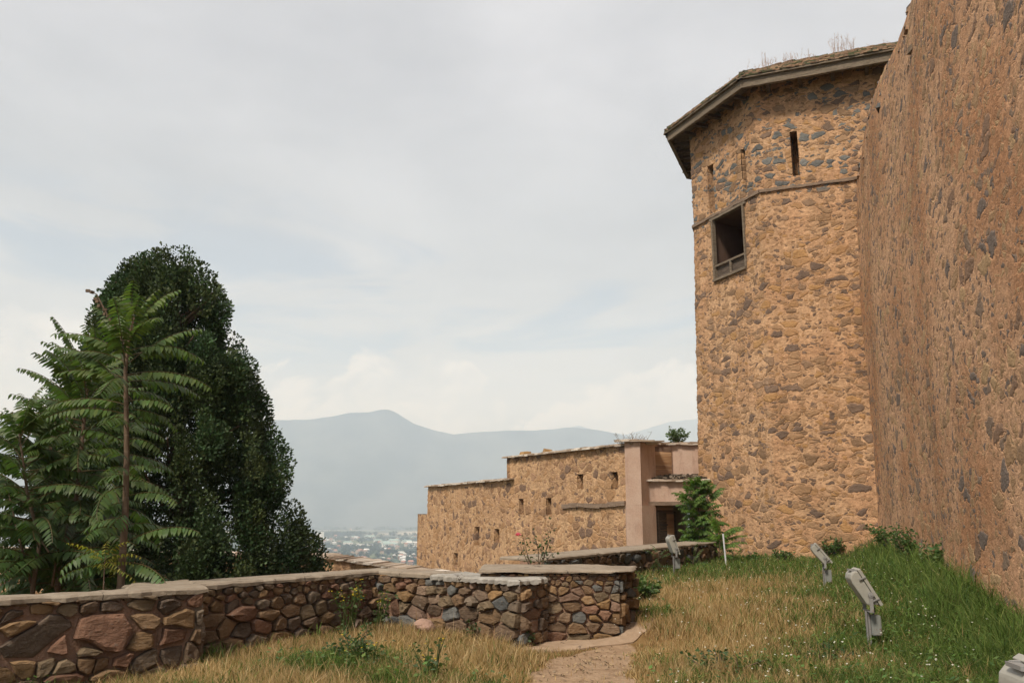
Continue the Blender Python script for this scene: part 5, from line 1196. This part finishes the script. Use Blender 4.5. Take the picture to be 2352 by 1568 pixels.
# ------------------------------------------------------------------ the town in the valley
def build_town():
    rg = random.Random(77); gp = lambda u, v: G(u, v, ZV)
    wallm = {}
    def flat(name, c): 
        if name not in wallm: wallm[name] = mat(name, lambda n: bsdf(n, n.v('SCALE', n.v('MULTIPLY', (1., 1., 1.), c), n.m('MULTIPLY_ADD', n.noise(n.new('ShaderNodeTexCoord').outputs['Object'], .35, 4, .6), .5, .75)), .8))
        return wallm[name]
    white, cream, brick = flat('white_render', (.72, .70, .66)), flat('cream_render', (.50, .42, .33)), flat('brick_render', (.26, .15, .10)); glass = flat('far_window', (.08, .09, .10))
    teal, rust, tin, brown = flat('teal_sheet_roof', (.26, .35, .33)), flat('rusty_roof', (.34, .17, .12)), flat('tin_roof', (.58, .58, .57)), flat('brown_roof', (.24, .16, .12))
    def house(w, d, h, rh, hip, wm, rm, floors):
        m = MB(); m.box((0, 0, h / 2), (w, d, h))
        o = .6; vs = [(-w / 2 - o, -d / 2 - o, h), (w / 2 + o, -d / 2 - o, h), (w / 2 + o, d / 2 + o, h), (-w / 2 - o, d / 2 + o, h), (-w / 2 + hip, 0, h + rh), (w / 2 - hip, 0, h + rh)]
        m.add(vs, [(0, 1, 5, 4), (1, 2, 5), (2, 3, 4, 5), (3, 0, 4), (3, 2, 1, 0)], None, None, 1)
        for f in range(floors):
            k = max(2, int(w / 3.2))
            for i in range(k): m.box((-w / 2 + w * (i + .5) / k, -d / 2 - .02, h * (f + .5) / floors), (w / k * .5, .12, h / floors * .5), 0, None, (0, 0), 2)
        me_o = m.build('tmp', [wm, rm, glass]); me = me_o.data; bpy.data.objects.remove(me_o); return me
    kinds = {'teal': [house(34, 14, 7, 4, 5, white, teal, 2), house(22, 12, 6, 3.5, 4, cream, teal, 2)], 'red': [house(12, 9, 7, 3.2, 1, brick, rust, 2), house(10, 8, 8, 3, 2, cream, rust, 3)], 'brown': [house(13, 9, 7.5, 3.4, 1.5, cream, brown, 2), house(9, 8, 9, 2.5, 2, brick, tin, 3)], 'tin': [house(26, 12, 6, 2.2, .5, white, tin, 1), house(14, 9, 6.5, 3, 1, white, tin, 2)]}
    LAB = {'teal': ('teal roofed long pale hall among trees in the hazy valley town', 'teal roofed halls in the valley town'), 'red': ('small rusty red roofed house in the hazy valley town', 'red roofed houses in the valley town'), 'brown': ('small narrow brown or grey roofed house in the hazy valley town', 'brown roofed houses in the valley town'), 'tin': ('white walled house with bright tin roof in the hazy valley town', 'tin roofed houses in the valley town')}
    def put(kind, u, v, s=1.):
        me = rg.choice(kinds[kind]); o = bpy.data.objects.new('town_house', me); COL.objects.link(o); p = gp(u, v); o.location = (p.x, p.y, ZV); o.rotation_euler.z = rg.uniform(-.5, .5); o.scale = (s, s, s); tag(o, LAB[kind][0], 'house', LAB[kind][1])
    for u, v, s in ((812, 1235, 1.0), (850, 1237, 1.5), (885, 1250, 1.2), (905, 1246, 1.4), (935, 1247, 1.2), (895, 1256, 1.5), (740, 1240, 1.), (868, 1244, 1.), (925, 1241, 1.1)): put('teal', u, v, s)
    for u, v, s in ((795, 1236, 1.), (940, 1252, 1.6), (955, 1250, 1.4), (760, 1243, 1.2), (806, 1252, .8), (812, 1262, .8), (850, 1252, .8), (735, 1258, 1.), (948, 1258, 1.)): put('tin', u, v, s)
    for i in range(74):
        u = rg.uniform(700, 985); v = 1250 + 48 * rg.random() ** .8; put(rg.choice(['red', 'red', 'brown', 'brown', 'tin']), u, v, rg.uniform(.8, 1.15))
    for i in range(26): u = rg.uniform(690, 985); put(rg.choice(['red', 'brown', 'teal', 'tin']), u, rg.uniform(1231, 1250), rg.uniform(.9, 1.3))
    for i in range(44):
        u = rg.uniform(640, 985); put(rg.choice(['tin', 'tin', 'red']), u, rg.choice([1200, 1205, 1208, 1212, 1217]) + rg.uniform(-2, 2), rg.uniform(1., 1.6))
    # white twin-tower block
    p = gp(735, 1239); r = thing('office_block', 'pale block with two white towers standing above the valley town', 'building', (p.x, p.y, ZV)); m = MB()
    for dx, w, h in ((-11, 11, 30), (9, 13, 34)): m.box((p.x + dx, p.y, ZV + h / 2), (w, 12, h))
    m.box((p.x, p.y + 3, ZV + 12), (14, 9, 24)); m.box((p.x + 40, p.y, ZV + 5), (66, 14, 10)); m.build('wall', white, r); w = MB()
    for dx, wd, h in ((-11, 11, 30), (9, 13, 34)):
        for f in range(8):
            for k in range(3): w.box((p.x + dx - wd / 3 + k * wd / 3, p.y - 6.05, ZV + 4 + f * h / 9), (1.8, .2, 1.8))
    w.build('window', glass, r)
    # trees of the town
    def clump(seed, n=260):
        g = np.random.default_rng(seed); V = []; C = []
        bl = [(g.normal(0, .42), g.normal(0, .42), g.uniform(.35, 1.05), g.uniform(.28, .5)) for _ in range(9)]
        for bx, by, bz, br in bl:
            k = n // 9; d = g.normal(size=(k, 3)); d /= np.linalg.norm(d, axis=1)[:, None]; c = np.array([bx, by, bz]) + d * br * g.uniform(.6, 1, (k, 1)); a = g.normal(size=(k, 3)); a /= np.linalg.norm(a, axis=1)[:, None]; b = np.cross(a, d); s = .12
            V.append(np.stack([c - a * s, c + b * s, c + a * s, c - b * s], 1).reshape(-1, 3)); C.append(np.tile(np.array([.032, .048, .022]) * g.uniform(.7, 1.4), (4 * k, 1)))
        V = np.concatenate(V); C = np.concatenate(C); return V, C
    protos = []
    for s in range(4):
        V, C = clump(s); o = mesh_np('tmp', V, [np.arange(len(V)).reshape(-1, 4)], C, M['leaf']); protos.append(o.data); bpy.data.objects.remove(o)
    TL = 'rounded dark tree standing among the houses of the hazy valley town'
    def tree(u, v, s, sz=1.):
        p = gp(u, v); o = bpy.data.objects.new('valley_tree', rg.choice(protos)); COL.objects.link(o); o.location = (p.x, p.y, ZV); o.scale = (s, s, s * sz); o.rotation_euler.z = rg.uniform(0, 6.28); tag(o, TL, 'tree', 'dark trees of the valley town')
    for u, v, s in ((850, 1231, 20), (862, 1231, 18), (875, 1232, 15), (898, 1231, 20), (905, 1231, 20), (918, 1233, 12), (932, 1231, 16), (952, 1232, 16), (960, 1233, 14), (970, 1232, 15), (815, 1285, 11), (828, 1280, 13), (838, 1284, 12), (870, 1268, 10), (876, 1270, 11), (892, 1274, 10), (900, 1270, 11), (945, 1278, 13), (958, 1284, 13), (938, 1288, 11), (965, 1272, 12), (800, 1278, 11), (790, 1290, 12)): tree(u, v, s, rg.uniform(.8, 1.1))
    for i in range(170):
        v = 1242 + 58 * rg.random(); tree(rg.uniform(690, 990), v, rg.uniform(6, 12), rg.uniform(.7, 1.2))
    # continuous far woods
    g = np.random.default_rng(5); Vs = []; Cs = []
    def wood(u0, u1, v, n, s0, s1):
        for k in range(n):
            u = g.uniform(u0, u1); p = gp(u, v + g.uniform(-1.5, 1.5)); V, C = clump(int(g.integers(1e6)), 72); sc = g.uniform(s0, s1); Vs.append(V * [sc * 1.4, sc * 1.4, sc] + [p.x, p.y, ZV]); Cs.append(C)
    wood(640, 838, 1231, 150, 15, 22); wood(640, 985, 1241, 90, 9, 14); wood(600, 1000, 1218, 70, 16, 24); wood(600, 1000, 1208, 80, 18, 30); wood(600, 1000, 1201, 60, 20, 36); wood(640, 985, 1262, 60, 6, 9)
    V = np.concatenate(Vs); o = mesh_np('far_woods', V, [np.arange(len(V)).reshape(-1, 4)], np.concatenate(Cs), M['leaf']); tag(o, 'belts of dark woodland across the hazy valley floor', 'woods', kind='stuff')
build_town()

# ------------------------------------------------------------------ the hazy air
def build_haze():
    b = MB(); b.box((0, 5000, 800), (26000, 16400, 1822)); o = b.build('haze', M['glass']); o.data.materials.clear()
    m = bpy.data.materials.new('hazy_air'); m.use_nodes = True; n = N(m.node_tree); v = n.new('ShaderNodeVolumePrincipled'); n.put(v.inputs['Color'], (.66, .80, 1.0)); n.put(v.inputs['Absorption Color'], (1, 1, 1)); v.inputs['Density'].default_value = 1.9e-4; v.inputs['Anisotropy'].default_value = .0
    out = n.new('ShaderNodeOutputMaterial'); n.nt.links.new(v.outputs[0], out.inputs['Volume']); o.data.materials.append(m); tag(o, kind='stuff', label='pale blue summer haze over the valley and mountains', cat='haze')
build_haze()
